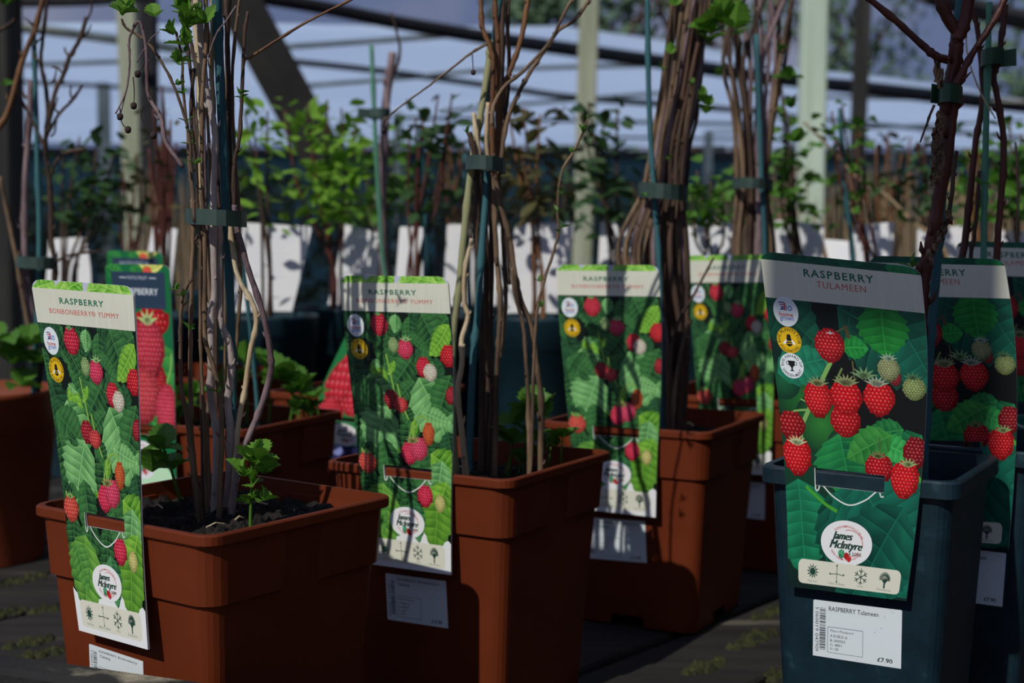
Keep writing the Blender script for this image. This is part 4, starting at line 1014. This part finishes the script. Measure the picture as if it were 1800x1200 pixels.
D = 1.27
p2 = plant('P2', 'raspberry plant of brown canes between an olive stake and a teal stake')
for path, w_, m, dd in (
    ([(838, 270), (838, 400), (842, 475), (848, 600), (846, 830)], [11, 11], 'bark_dark', .01),
    ([(829, 419), (817, 475), (816, 531), (823, 557), (812, 595), (812, 640), (804, 690), (812, 760), (818, 830)], [7, 11], 'bark_cream', -.02),
    ([(867, 270), (868, 299), (881, 362), (896, 419), (904, 475), (915, 527), (934, 576), (943, 644), (951, 700), (950, 800)], [9, 11], 'bark_brown', -.01),
    ([(900, 470), (906, 520), (919, 569), (924, 625), (928, 692), (930, 800)], [6, 8], 'bark_brown', -.02),
    ([(868, 290), (870, 400), (874, 467), (879, 531), (877, 587), (874, 644), (870, 830)], [9, 9], 'bark_brown', .0),
    ([(876, 290), (883, 400), (887, 475), (889, 531), (883, 606), (874, 655), (866, 830)], [7, 7], 'bark_brown', .01),
    ([(850, 290), (855, 475), (855, 550), (859, 625), (866, 696), (860, 830)], [9, 10], 'bark_dark', .02),
    ([(862, 290), (864, 400), (862, 560), (858, 700), (852, 830)], [10, 10], 'bark_dark', .03),
    ([(1033, 210), (1024, 235), (1005, 272), (990, 295), (982, 332), (980, 374), (982, 407), (971, 449), (956, 494), (945, 542), (941, 587), (938, 640), (934, 800)], [4, 6], 'bark_brown', -.04),
    ([(846, -12), (847, 42), (861, 82), (867, 112), (865, 187), (866, 300)], [8, 9], 'bark_orange', -.01),
    ([(871, -12), (871, 25), (875, 75), (875, 160), (875, 300)], [9, 10], 'bark_orange', .0),
    ([(1040, -6), (1010, 35), (980, 55), (955, 92), (930, 130), (910, 167), (890, 217), (880, 290)], [6, 8], 'bark_brown', -.02),
    ([(1009, -8), (990, 27), (975, 60), (960, 82), (920, 125), (887, 152), (868, 185), (864, 220)], [5, 7], 'bark_brown', -.03),
    ([(929, -10), (922, 37), (915, 72), (900, 117), (885, 155), (876, 220), (872, 300)], [9, 9], 'bark_orange', .01),
    ([(894, -10), (892, 50), (895, 117), (888, 200), (878, 300)], [7, 8], 'bark_dark', .02),
    ([(857, 77), (830, 92), (800, 115), (755, 150), (707, 185), (677, 210)], [5, 2.5], 'bark_brown', -.03),
    ([(832, 198), (838, 240), (845, 300)], [8, 8], 'bark_cream', -.01), ([(825, 232), (832, 260), (842, 300)], [10, 9], 'bark_dark', -.015),
    ([(858, 180), (855, 240), (860, 300)], [7, 7], 'bark_cream', -.01), ([(884, -10), (882, 120), (880, 290)], [9, 9], 'bark_dark', .03), ([(876, 330), (890, 420), (896, 500)], [6, 6], 'bark_dark', .01)):
    cane(p2, path, D+dd, w_, m)
tie(p2, 818, 890, 287, 24, D, 'tie', 6, 0, 2.7)
buds(p2, [(1032, 208), (1024, 232), (1006, 268), (985, 340), (980, 372), (988, 400), (984, 408), (950, 540), (948, 495), (820, 235)], D-.05, 16)
dried(p2, [(830, 95), (831, 110), (832, 127)], D-.03); dried(p2, [(677, 210), (675, 222), (674, 230)], D-.03)
for x, y, sz in ((905, 745, 46), (930, 725, 58), (955, 735, 46), (900, 780, 50), (935, 775, 50), (968, 785, 44), (990, 770, 40), (950, 800, 36), (915, 812, 32)):
    shoot(p2, [(x, y), (x-4, y+25), (x-8+random.uniform(-8, 8), 835)], 1.225+random.uniform(0, .06), [3, 4], [(x, y, 4, sz)], 'mid')
stake([(862, 70), (859, 112), (845, 200), (829, 291), (817, 400), (806, 512), (797, 587), (794, 700), (800, 815)], [D, D], [12, 13], 'stake_olive', 'olive bamboo stake leaning in the pot beside a teal stake')
stake([(880, -12), (870, 60), (862, 150), (857, 250), (857, 306), (847, 437), (840, 550), (832, 625), (824, 825)], [D+.013, D-.002], [11, 13], 'stake_teal', 'teal bamboo stake leaning next to the olive stake')

# dense bundles
D = 1.55
p3 = plant('P3', 'raspberry plant with a dense bundle of many thin brown canes')
bundle(p3, 26, [(-15, 1180, 1248), (150, 1163, 1228), (250, 1145, 1208), (335, 1130, 1203), (450, 1088, 1212), (600, 1140, 1212), (755, 1150, 1200)], D, 9, ['bark_brown', 'bark_dark', 'bark_brown', 'bark_purple', 'bark_orange'], 61)
cane(p3, [(1255, 452), (1240, 480), (1216, 525), (1195, 560), (1180, 620), (1178, 755)], D-.06, [4, 6], 'bark_dark')
cane(p3, [(1215, 560), (1205, 590), (1190, 660), (1180, 755)], D-.05, [7, 8], 'bark_brown')
cane(p3, [(1243, 10), (1236, 60), (1222, 140), (1226, 200), (1212, 260), (1206, 340)], D, [4, 7], 'bark_dark')
tie(p3, 1122, 1210, 334, 26, D-.008, 'tie', 8, 0, 1.75)
for x, y, n, s_ in ((1262, 40, 5, 50), (1250, 60, 4, 44), (1290, 50, 4, 44), (1245, 185, 3, 26), (1240, 200, 3, 24), (1186, 10, 2, 20), (1178, 95, 2, 18), (1236, 170, 3, 22), (1246, 75, 3, 40)): leaf_cluster(p3, U(x, y, D-.03), n, s_*D/F_PX, 'young', 1.0)
buds(p3, [(1165, 125), (1160, 120), (1175, 280), (1180, 350), (1135, 345), (1216, 150)], D-.05, 14)
stake([(1138, -12), (1140, 150), (1145, 270), (1150, 340), (1160, 500), (1165, 755)], [D-.026, D-.030], [9, 10], 'stake_teal', 'teal bamboo stake beside the densest cane bundle')
D = 1.86
p3b = plant('P3b', 'raspberry plant of fanned dark canes behind the densest bundle')
bundle(p3b, 17, [(-15, 1255, 1402), (100, 1268, 1385), (200, 1288, 1366), (320, 1296, 1352), (440, 1283, 1366), (560, 1300, 1350), (690, 1300, 1345)], D, 9, ['bark_dark', 'bark_brown', 'bark_purple', 'bark_dark'], 62)
tie(p3b, 1287, 1359, 323, 18, D-.008, 'tie', 2, 0, 2.0)
for x, y, n, s_ in ((1385, 140, 4, 30), (1300, 60, 3, 22), (1372, 90, 3, 20), (1270, 130, 3, 24), (1395, 250, 4, 30), (1390, 190, 3, 26)): leaf_cluster(p3b, U(x, y, D-.03), n, s_*D/F_PX, 'mid', 1.0)
stake([(1330, 60), (1338, 300), (1344, 440), (1340, 690)], [D-.04, D-.03], [9, 9], 'stake_teal', 'teal bamboo stake in the pot behind the densest bundle')
# thick red canes
D = 1.06
t1 = plant('T1', 'raspberry plant with one thick forked dark red cane')
for path, w_, m, dd in (
    ([(1660, 200), (1668, 150), (1676, 110), (1682, 60), (1665, 30), (1650, -12)], [20, 22], 'bark_red', 0),
    ([(1683, 70), (1695, 40), (1704, -12)], [20, 22], 'bark_red', -.005),
    ([(1683, 75), (1678, 115), (1677, 150), (1672, 200), (1664, 270), (1652, 340), (1646, 380), (1638, 420), (1628, 465), (1622, 520), (1618, 600), (1616, 700), (1610, 870)], [24, 22], 'bark_red', .005),
    ([(1516, -12), (1575, 37), (1620, 78), (1645, 98), (1668, 106)], [11, 15], 'bark_red', -.01),
    ([(1770, -8), (1745, 40), (1715, 85), (1695, 120), (1680, 150)], [11, 12], 'bark_red', -.01),
    ([(1682, 265), (1676, 300), (1672, 350), (1660, 400), (1640, 440)], [7, 9], 'bark_dark', -.012),
    ([(1642, 185), (1630, 215), (1618, 250)], [5, 3], 'bark_brown', -.01)):
    cane(t1, path, D+dd, w_, m)
tie(t1, 1648, 1692, 168, 31, D+.008, 'tie_green', 2, -17, 3.2)
random.seed(77)
def flake(x, y, wx, wy, d):
    V = []; n = 4
    for j in range(n+1):
        for i in range(n+1):
            p = U(x+(i/n-.5)*wx*(1-.5*abs(j/n-.5))+random.uniform(-2, 2), y+j/n*wy+random.uniform(-2, 2), d+random.uniform(-.004, .002)+.012*(i/n-.5)**2); V.append(p)
    Fc = [(j*(n+1)+i, j*(n+1)+i+1, (j+1)*(n+1)+i+1, (j+1)*(n+1)+i) for j in range(n) for i in range(n)]
    k = len(V); V += [v_+Vector((0, .0012, 0)) for v_ in V]
    Fc += [tuple(k+i for i in q[::-1]) for q in Fc]
    obj('dead_bark_flake', V, Fc, 'dead_leaf', t1)
for q in range(9): flake(1652-q*.8+random.uniform(-4, 4), 195+q*14, random.uniform(14, 24), random.uniform(20, 34), D-.020)
for q in range(5): flake(1668-q*8, 370+q*17, random.uniform(8, 14), random.uniform(18, 30), D-.018)
flake(1648, 105, 12, 40, D-.01); flake(1652, 120, 14, 34, D-.012)
leaf_cluster(t1, U(1604, 470, D-.03), 4, 26*D/F_PX, 'bud', .9, 'bud_leaf'); leaf_cluster(t1, U(1627, 330, D-.02), 2, 14*D/F_PX, 'bud', .9, 'bud_leaf')
stake([(1690, -12), (1679, 60), (1672, 120), (1664, 190), (1658, 300), (1652, 400), (1642, 520), (1634, 620), (1628, 720), (1622, 860)], [D+.022, D+.02], [15, 18], 'stake_teal', 'teal bamboo stake behind the thick forked red cane')
D = 1.19
t2 = plant('T2', 'raspberry plant with two slim red canes and a green tie')
for path, w_, m, dd in (
    ([(1768, 8), (1760, 70), (1754, 110), (1747, 135), (1753, 170), (1763, 235), (1764, 290), (1757, 380), (1751, 470), (1746, 600), (1735, 790)], [10, 13], 'bark_red', 0),
    ([(1707, 12), (1716, 40), (1722, 85), (1728, 160), (1722, 210), (1714, 260), (1704, 350), (1697, 420), (1690, 470), (1690, 600), (1700, 790)], [8, 15], 'bark_red', .01),
    ([(1722, 300), (1718, 360), (1712, 420), (1706, 470), (1706, 790)], [7, 8], 'bark_dark', -.01),
    ([(1698, 60), (1702, 100), (1718, 150), (1736, 185), (1750, 208)], [3, 2.5], 'bark_cream', -.02)):
    cane(t2, path, D+dd, w_, m)
tie(t2, 1724, 1765, 104, 28, D-.004, 'tie_green', -4, 17, 2.0)
leaf_cluster(t2, U(1725, 325, D-.03), 3, 18*D/F_PX, 'bud', .9, 'bud_leaf')
stake([(1739, 4), (1734, 200), (1731, 330), (1729, 450), (1728, 790)], [D-.004, D-.010], [11, 12], 'stake_green', 'weathered green bamboo stake between the two slim red canes')
t3 = plant('T3', 'raspberry plant with thin stems behind the green stake')
D = 1.39
for path, w_ in (([(1785, 250), (1790, 330), (1788, 440), (1800, 600), (1815, 735)], [5, 7]), ([(1850, 100), (1846, 300), (1838, 735)], [7, 9])): cane(t3, path, D, w_, 'bark_brown')
# round pot plant at the left
D = 1.76
p4 = plant('P4', 'bare brown branching plant in the round terracotta pot')
for path, w_, m, dd in (
    ([(78, -12), (62, 50), (42, 100), (30, 140), (12, 200), (-10, 235)], [9, 11], 'bark_orange', -.03), ([(85, -12), (76, 60), (72, 110), (80, 150), (84, 200), (80, 260), (88, 330), (90, 420), (97, 480), (80, 590), (58, 735)], [6, 11], 'bark_dark', 0),
    ([(152, 30), (140, 70), (122, 100), (112, 130), (96, 165), (82, 240)], [8, 8], 'bark_dark', -.02), ([(146, 148), (128, 175), (104, 200), (84, 235)], [5, 6], 'bark_dark', -.02), ([(150, 262), (118, 268), (98, 285), (90, 310)], [6, 5], 'bark_dark', 0),
    ([(55, 140), (50, 240), (44, 330), (43, 420), (48, 500), (62, 600), (66, 735)], [11, 13], 'bark_purple', .02), ([(0, 310), (14, 380), (28, 450), (40, 520), (56, 620), (60, 735)], [7, 9], 'bark_brown', .01), ([(-12, 60), (20, 40), (30, 20), (26, -12)], [6, 5], 'bark_dark', -.03),
    ([(30, 160), (48, 195), (68, 235), (80, 260)], [4, 6], 'bark_dark', -.03), ([(180, 441), (140, 445), (105, 455), (95, 480)], [4, 5], 'bark_dark', -.02), ([(162, 0), (160, 20), (150, 40)], [3, 4], 'bark_dark', -.02)):
    cane(p4, path, D+dd, w_, m)
random.seed(66)
for x, y in ((76, 60), (72, 110), (84, 200), (112, 130), (140, 70), (122, 100), (96, 165), (80, 150), (42, 100), (62, 50), (104, 200), (88, 290), (60, 80), (128, 175), (90, 240)):
    dx = random.uniform(-22, 22); cane(p4, [(x+dx, y-random.uniform(10, 34)), (x+dx*.6+random.uniform(-4, 4), y-10), (x, y)], D-.01, [2.5, 4.5], 'bark_dark', 'twig')
tie(p4, 28, 102, 459, 20, D-.002, 'tie', 4, 0, 1.6)
for x, y, n, s_ in ((8, 10, 3, 36), (50, 610, 4, 60), (20, 640, 4, 60), (66, 640, 4, 50), (-5, 600, 3, 60), (40, 680, 4, 50), (8, 150, 2, 20)): leaf_cluster(p4, U(x, y, D-.05), n, s_*D/F_PX, 'mid', .9)
stake([(59, 52), (62, 150), (66, 300), (69, 450), (56, 735)], [D, D-.012], [9, 10], 'stake_teal', 'blue teal bamboo stake in the round terracotta pot')
# seedling pots
D = 1.5
p5 = plant('P5', 'young green raspberry seedlings in the slate titled label pot')
for x, y, sz, b in ((510, 672, 62, 745), (530, 690, 44, 745), (555, 700, 40, 745), (470, 650, 60, 745), (430, 640, 60, 750), (400, 690, 60, 750), (522, 722, 34, 748), (545, 725, 34, 746), (335, 700, 56, 745), (310, 730, 50, 750)):
    shoot(p5, [(x, y), (x+4, (y+b)/2), (x+random.uniform(-4, 12), b)], D+random.uniform(-.06, .06), [3, 4], [(x, y, 4, sz), (x+2, y*.72+b*.28, 3, sz*.5)], 'mid')

# ------------------------------------------------------------------ plants of the back rows
def back_plant(label, base, tops, d, stems, leaves, kind, lsz, m, w_=7, name='potted_shrub', group=None):
    q = U(base, 545, d); root = thing(name, label, 'shrub', (q.x, d, ZB+.262), group)
    for i in range(stems):
        x, y = tops[i % len(tops)]; bx = base+random.uniform(-12, 12); 
        cane(root, [(x, y), (x*.6+bx*.4+random.uniform(-10, 10), y*.6+545*.4), (bx+random.uniform(-4, 4), 470), (bx, 408+(.152*F_PX/d))], d+random.uniform(-.035, .025), [w_*.5, w_], m, 'stem')
    for i in range(leaves):
        x, y = random.choice(tops); t = random.random()**1.5
        x = x+(base-x)*t*.6+random.gauss(0, 24); y = y+t*(400-y)+random.gauss(0, 10)
        rnd_leaf(root, U(x, y, d+random.uniform(-.10, .07 if y < 360 else .02)), lsz*d/F_PX, kind)
random.seed(90)
back_plant('bushy bright green shrub between the pale bowed canes and the olive stake', 592, [(500, 195), (540, 180), (575, 175), (600, 190), (625, 215), (545, 240), (590, 260), (560, 300)], 2.42, 6, 210, 'bright', 34, 'bark_red')
back_plant('small bright green shrub just right of the thick teal stake', 470, [(430, 200), (445, 215), (470, 195), (450, 260)], 2.20, 4, 70, 'bright', 30, 'bark_dark')
back_plant('shrub with upright red stems behind the cut pale cane', 728, [(730, 210), (745, 195), (770, 170), (795, 165), (720, 235), (790, 215)], 2.20, 6, 70, 'dark', 32, 'bark_red')
back_plant('shrub with bronze leaves behind the olive and teal stakes', 948, [(895, 205), (920, 190), (950, 200), (915, 260), (945, 290), (900, 300)], 2.20, 5, 110, 'bronze', 34, 'bark_orange')
back_plant('dark leaved shrub in front of the weathered post', 1088, [(1020, 200), (1035, 180), (1060, 215), (1085, 190), (1045, 250), (1070, 260)], 2.42, 5, 90, 'dark', 36, 'bark_dark')
back_plant('green and brown shrub at the foot of the pale post', 1404, [(1372, 140), (1385, 200), (1395, 235), (1370, 260), (1392, 300)], 2.42, 6, 100, 'mid', 24, 'bark_dark')
back_plant('shrub with two red brown stems right of the pale post', 1532, [(1462, 195), (1480, 185), (1505, 205), (1512, 230), (1470, 240)], 2.20, 5, 46, 'mid', 24, 'bark_red')
back_plant('dark green shrub left of the forked red cane', 1656, [(1612, 250), (1625, 235), (1640, 280), (1600, 300), (1590, 330)], 2.42, 4, 80, 'dark', 26, 'bark_red')
back_plant('fresh green shrub behind the green stake', 1792, [(1775, 215), (1795, 235), (1785, 300), (1805, 260), (1760, 330)], 2.20, 5, 90, 'mid', 28, 'bark_brown')
back_plant('dark shaded shrub behind the round terracotta pot', 122, [(110, 260), (140, 240), (170, 250), (200, 270), (150, 320), (190, 340)], 2.42, 6, 150, 'dark', 30, 'bark_dark')
back_plant('reddish brown twiggy shrub left of the pale bowed canes', 284, [(270, 190), (285, 150), (300, 210), (310, 250), (262, 260)], 2.20, 12, 40, 'bronze', 20, 'bark_red')
back_plant('leafy shrub behind the seedling pot', 660, [(640, 240), (665, 260), (690, 250), (655, 300), (690, 320)], 3.00, 5, 110, 'mid', 26, 'bark_brown')
back_plant('thin dark stemmed shrub behind the olive stake', 838, [(815, 250), (835, 235), (850, 260), (842, 300)], 2.42, 5, 36, 'dark', 26, 'bark_dark')
back_plant('low green shrub behind the white label backs near the densest bundle', 1246, [(1225, 300), (1250, 320), (1270, 340), (1215, 340)], 2.20, 4, 90, 'mid', 24, 'bark_dark')
for i, (px, d, tops, m_, k_, nl, lab) in enumerate(((232, 3.0, [(215, 300), (240, 270), (262, 310)], 'bark_red', 'dark', 50, 'dark leaved red stemmed shrub beyond the reddish twiggy one'), (395, 3.05, [(385, 260), (410, 250), (430, 300)], 'bark_dark', 'dark', 60, 'dark shrub seen through the pale bowed canes'),
    (1165, 3.1, [(1110, 320), (1150, 300), (1180, 330)], 'bark_dark', 'dark', 60, 'dark shrub seen behind the densest bundle'), (1330, 3.05, [(1300, 300), (1360, 290), (1330, 330)], 'bark_brown', 'bronze', 40, 'brown shrub seen behind the fanned canes'),
    (1568, 3.1, [(1540, 260), (1560, 235), (1585, 270), (1600, 240)], 'bark_orange', 'bronze', 36, 'brown stemmed shrub beyond the two red brown stems'), (1722, 3.0, [(1700, 260), (1720, 230), (1745, 280)], 'bark_orange', 'mid', 46, 'orange stemmed shrub beyond the green stake'), (990, 3.1, [(975, 300), (1000, 285), (1010, 330)], 'bark_dark', 'dark', 60, 'dark shrub beyond the budding side shoot'), (800, 3.1, [(790, 240), (810, 260), (822, 300)], 'bark_orange', 'dark', 50, 'dark shrub beyond the thin dark stems'))):
    round_pot('D%d' % i, ((px-900)/F_PX*d, d), 'second row teal pot under the '+lab, .085, .285, 'teal_dark', 'teal pots of the second row', 60+i, .02, .80)
    random.seed(200+i); back_plant(lab, px, tops, d, 7, nl, k_, 24, m_)
# cut pale cane with its stake
cc = thing('cut_cane', 'thick pale pruned cane behind the long bare twig', 'plant', tuple(U(706, 577, 2.20)))
cane(cc, [(690, 92), (684, 140), (677, 200), (674, 300), (672, 400), (680, 500), (706, 579)], 2.20, [14, 16], 'bark_purple', 'cane'); cane(cc, [(688, 22), (698, 60), (703, 85), (698, 115), (692, 125)], 2.20, [3, 7], 'bark_dark', 'cane')
tie(cc, 647, 687, 200, 16, 2.19, 'tie', 0, -18, 1.5)
stake([(653, 80), (658, 200), (665, 330), (675, 470), (700, 577)], [2.18, 2.18], [8, 8], 'stake_green', 'grey green stake beside the thick pruned cane')
for path, d, lab in (([(738, 225), (745, 320), (748, 430), (750, 578)], [2.174, 2.194], 'teal bamboo stake among the upright red stems'), ([(818, 270), (820, 400), (826, 564)], [2.376, 2.388], 'teal bamboo stake behind the olive stake'), ([(1477, 190), (1482, 300), (1496, 420), (1510, 578)], [2.199, 2.194], 'teal bamboo stake beside two red brown stems')):
    stake(path, d, [9, 9], 'stake_teal', lab)
tc_ = thing('long_bare_stem', 'long dry straw coloured stem slanting towards the forked red cane', 'plant', tuple(U(1694, 566, 2.40)))
cane(tc_, [(1412, 215), (1450, 250), (1510, 315), (1560, 345), (1600, 385), (1655, 430), (1676, 500), (1684, 566)], [2.47, 2.365], [4, 7], 'straw', 'stem')

# ------------------------------------------------------------------ timber frame, canopy and what lies behind
def post(label, px, w_, d, m, ztop=2.05, zb=0, lean=0):
    q = U(px, 200, d); s = w_*d/F_PX; v, f = bbox(0, 0, 0, s, s, 1, 0, s*.06)
    v, f = [], []
    for z, dx in ((zb, -lean*.5), (ztop, lean*.5)):
        b = s*.07
        for x, y in ((-s/2+b, -s/2), (s/2-b, -s/2), (s/2, -s/2+b), (s/2, s/2-b), (s/2-b, s/2), (-s/2+b, s/2), (-s/2, s/2-b), (-s/2, -s/2+b)): v.append((q.x+x+dx, d+y, z))
    f = [(i, (i+1) % 8, 8+(i+1) % 8, 8+i) for i in range(8)]+[tuple(range(7, -1, -1)), tuple(range(8, 16))]
    return tag(obj('timber_post', v, f, m), label, 'post')
post('broad grey green timber post behind the round terracotta pot', -8, 78, 3.4, 'post_dark', 2.6)
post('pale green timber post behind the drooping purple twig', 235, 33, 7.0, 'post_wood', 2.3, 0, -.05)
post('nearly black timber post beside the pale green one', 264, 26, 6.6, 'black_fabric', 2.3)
post('weathered square post behind the dark leaved shrub', 1028, 33, 7.15, 'post_wood', 2.6, 0, .05)
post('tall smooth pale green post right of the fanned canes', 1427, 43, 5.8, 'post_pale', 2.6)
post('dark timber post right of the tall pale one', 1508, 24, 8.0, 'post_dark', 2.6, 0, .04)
post('slim far post under the rails left of the pale green post', 183, 19, 10.2, 'rail_wood', 2.05)
post('slim far post behind the cut pale cane', 700, 15, 12, 'rail_wood', 2.0)
post('slim far post between the two cane bundles', 1246, 14, 12.5, 'rail_wood', 1.9)
post('slim far post left of the forked red cane', 1568, 13, 11, 'rail_wood', 1.7)
ZR = 2.0
S48 = Vector((-sund.x, -sund.y, 0)).normalized(); PX = Vector((S48.y, -S48.x, 0)); q0 = Vector((.231, .98, 0)) - PX*.006 - S48*1.57
cb = q0 + S48*2.9
LB = (2.935-q0.x)/S48.x; cb = q0 + S48*(LB/2)
v, f = bbox(cb.x, cb.y, 2.35, LB, .125, .14, math.atan2(S48.y, S48.x), .006)
tag(obj('added_shade_beam', v, f, 'post_dark'), 'unseen beam added to shade the label of the forked cane pot', 'beam')  # beam added out of view so its shadow falls on the upper label
def rail(pts, w_, m, label, name='roof_rail', cat='rail', zr=ZR, flat=1.0, group=None):
    P = []; rr = []
    for x, y in pts:
        d = (zr-CAM.z)/(ray(x, y).z/ray(x, y).y); d = min(max(d, 3), 40); p = U(x, y, d); P.append((p.x, p.y, p.z, w_/2*d/F_PX))
    S = spline(P, 4)
    return tag(obj(name, *tube([s[:3] for s in S], [s[3] for s in S], 8, True, flat), m), label, cat, group)
rail([(395, -14), (560, 12), (700, 40), (870, 68), (1040, 92), (1170, 110), (1300, 128), (1440, 146), (1800, 186), (1900, 197)], 25, 'black_fabric', 'black rolled shade net running along the canopy edge', 'shade_net_roll', 'shade net')
RG = 'slim rails under the canopy'
for pts, w_, m in (([(25, 48), (150, 62), (340, 90)], 17, 'rail_wood'), ([(20, 115), (340, 104)], 8, 'rail_wood'), ([(30, 143), (340, 160)], 7, 'post_dark'), ([(440, 86), (600, 76), (790, 62)], 10, 'rail_wood'),
    ([(470, 104), (680, 126), (900, 156), (1020, 172), (1330, 195)], 11, 'post_dark'), ([(470, 156), (700, 138), (880, 122), (1200, 113)], 8, 'rail_wood'), ([(780, 195), (1000, 176), (1210, 160)], 7, 'rail_wood'),
    ([(690, 207), (1000, 212), (1330, 219)], 6, 'post_dark'), ([(1040, 241), (1400, 246)], 5, 'post_dark'), ([(1240, 188), (1500, 215), (1800, 243)], 7, 'post_dark'), ([(1440, 170), (1800, 178)], 6, 'rail_wood'), ([(1240, 232), (1500, 226), (1800, 212)], 5, 'rail_wood')):
    rail(pts, w_, m, 'slim timber rail carrying the canopy sheet', group=RG)
rail([(20, 4), (150, 2), (260, -6)], 18, 'black_fabric', 'dark roof beam above the round pot plant')
# dark timber at the upper right corner
rail([(1620, -14), (1700, 12), (1820, 40)], 36, 'post_dark', 'thick dark roof beam above the forked red cane', zr=2.2)
q0, q1 = U(402, -30, 4.9), U(575, 290, 4.9)
tag(obj('diagonal_brace', *tube([q0, (q0+q1)/2, q1], [.075]*3, 4, True, .5), 'brace_wood'), 'wide dark diagonal timber brace behind the arching twig', 'brace')
# canopy sheet beyond the net roll
V = []; Fc = []; nx = 40; ny = 30
for j in range(ny+1):
    for i in range(nx+1):
        x = -14+30*i/nx; y0 = max(7.2, x+7.05); y0 = min(y0, 17.2); y = y0+(17.4-y0)*j/ny
        V.append((x, y, ZR+.045+.02*math.sin(y*2.6)+.01*math.sin(x*3)))
for j in range(ny):
    for i in range(nx): a = j*(nx+1)+i; Fc.append((a, a+1, a+nx+2, a+nx+1))
sheet = tag(obj('canopy_sheet', V, Fc, 'canopy', None, True), 'pale translucent canopy sheet stretched over the rails', 'canopy')
md = sheet.modifiers.new('thick', 'SOLIDIFY'); md.thickness = .002
v, f = box(0, 17.5, 1.0, 44, .05, 2.0); structure(obj('wall_back', v, f, 'windbreak'))
v, f = box(0, 17.44, 1.96, 44, .06, .09); tag(obj('windbreak_rail', v, f, 'post_dark'), 'long dark top rail of the teal windbreak wall', 'rail')
# clipped shrubs, dry grass and trees
def leaf_quads(n, fn, s, aspect=.5):
    V = []; Fc = []
    for i in range(n):
        p = Vector(fn()); a = Vector((random.gauss(0, 1), random.gauss(0, 1), random.gauss(0, 1))).normalized(); b = a.orthogonal().normalized(); k = len(V); z = s*random.uniform(.6, 1.3)
        V += [p-a*z, p+b*z*aspect, p+a*z, p-b*z*aspect]; Fc.append((k, k+1, k+2, k+3))
    return V, Fc
random.seed(101)
for i in range(13):
    x = -4.9+i*.86+random.uniform(-.1, .1); y = 8.9+(i % 2)*1.0 + .2*abs(x); H = random.uniform(1.15, 1.42)
    root = thing('border_shrub', 'low dark green shrub in the border far behind the benches', 'shrub', (x, y, 0), 'dark shrubs of the far border')
    o = obj('foliage', *leaf_quads(900, lambda: (x+random.uniform(-.5, .5), y+random.uniform(-.3, .3), max(.1, H*random.random()**.6+random.gauss(0, .04))), .05), 'hedge_leaf', root); o['kind'] = 'stuff'
    obj('trunk', *tube([(x, y, 0), (x+.02, y, H*.4), (x-.02, y, H*.8)], [.03, .025, .012], 6), 'bark_dark', root)
for i, (px, d) in enumerate(((1370, 4.8), (1470, 5.3), (1555, 4.7), (1640, 5.3), (1720, 4.75), (1300, 5.3), (300, 5.1), (1790, 5.4))):
    q = U(px, 400, d); root = thing('dry_grass_clump', 'clump of dry straw coloured stems behind the white labels', 'grass', (q.x, d, 0), 'dry clumps behind the white labels'); parts = []
    for k in range(34):
        x = q.x+random.uniform(-.09, .09); y = d+random.uniform(-.08, .08); h = random.uniform(1.02, 1.24); dx = random.uniform(-.05, .05)
        parts.append(tube([(x, y, 0), (x+dx*.4, y, h*.55), (x+dx, y, h)], [.004, .0035, .002], 4))
    o = obj('dry_stems', *join(parts), 'straw', root); o['kind'] = 'stuff'
for i, (x, y, H, R, lab) in enumerate(((3.6, 29, 9.5, 2.2, 'round grey green tree above the net roll between the cane bundles'), (1.0, 33, 7.4, 1.0, 'narrow pointed tree above the net roll behind the branching canes'), (9.6, 40, 10.5, 2.0, 'open crowned tree behind the tall pale post'), (12.4, 32, 7.0, 1.8, 'low spreading tree left of the forked red cane'), (6.4, 47, 12, 1.8, 'tall tree rising behind the fanned canes'))):
    root = thing('far_tree', lab, 'tree', (x, y, 0))
    cl = [(x+random.gauss(0, R*.6), y+random.gauss(0, R*.4), H*random.uniform(.3, .98)) for k in range(26)]
    def fn():
        c_ = random.choice(cl); return tuple(a+random.gauss(0, R*.22) for a in c_)
    o = obj('crown', *leaf_quads(2600, fn, .15, .55), 'far_leaf', root); o['kind'] = 'stuff'
    obj('trunk', *tube([(x, y, 0), (x+.1, y, H*.4), (x, y, H*.9)], [.22, .16, .05], 8), 'bark_dark', root)
    for k in range(7): obj('branch', *tube([(x, y, H*(.25+.08*k)), tuple((a+b)/2 for a, b in zip(cl[k], (x, y, H*(.3+.08*k)))), cl[k]], [.07, .05, .02], 6), 'bark_dark', root)
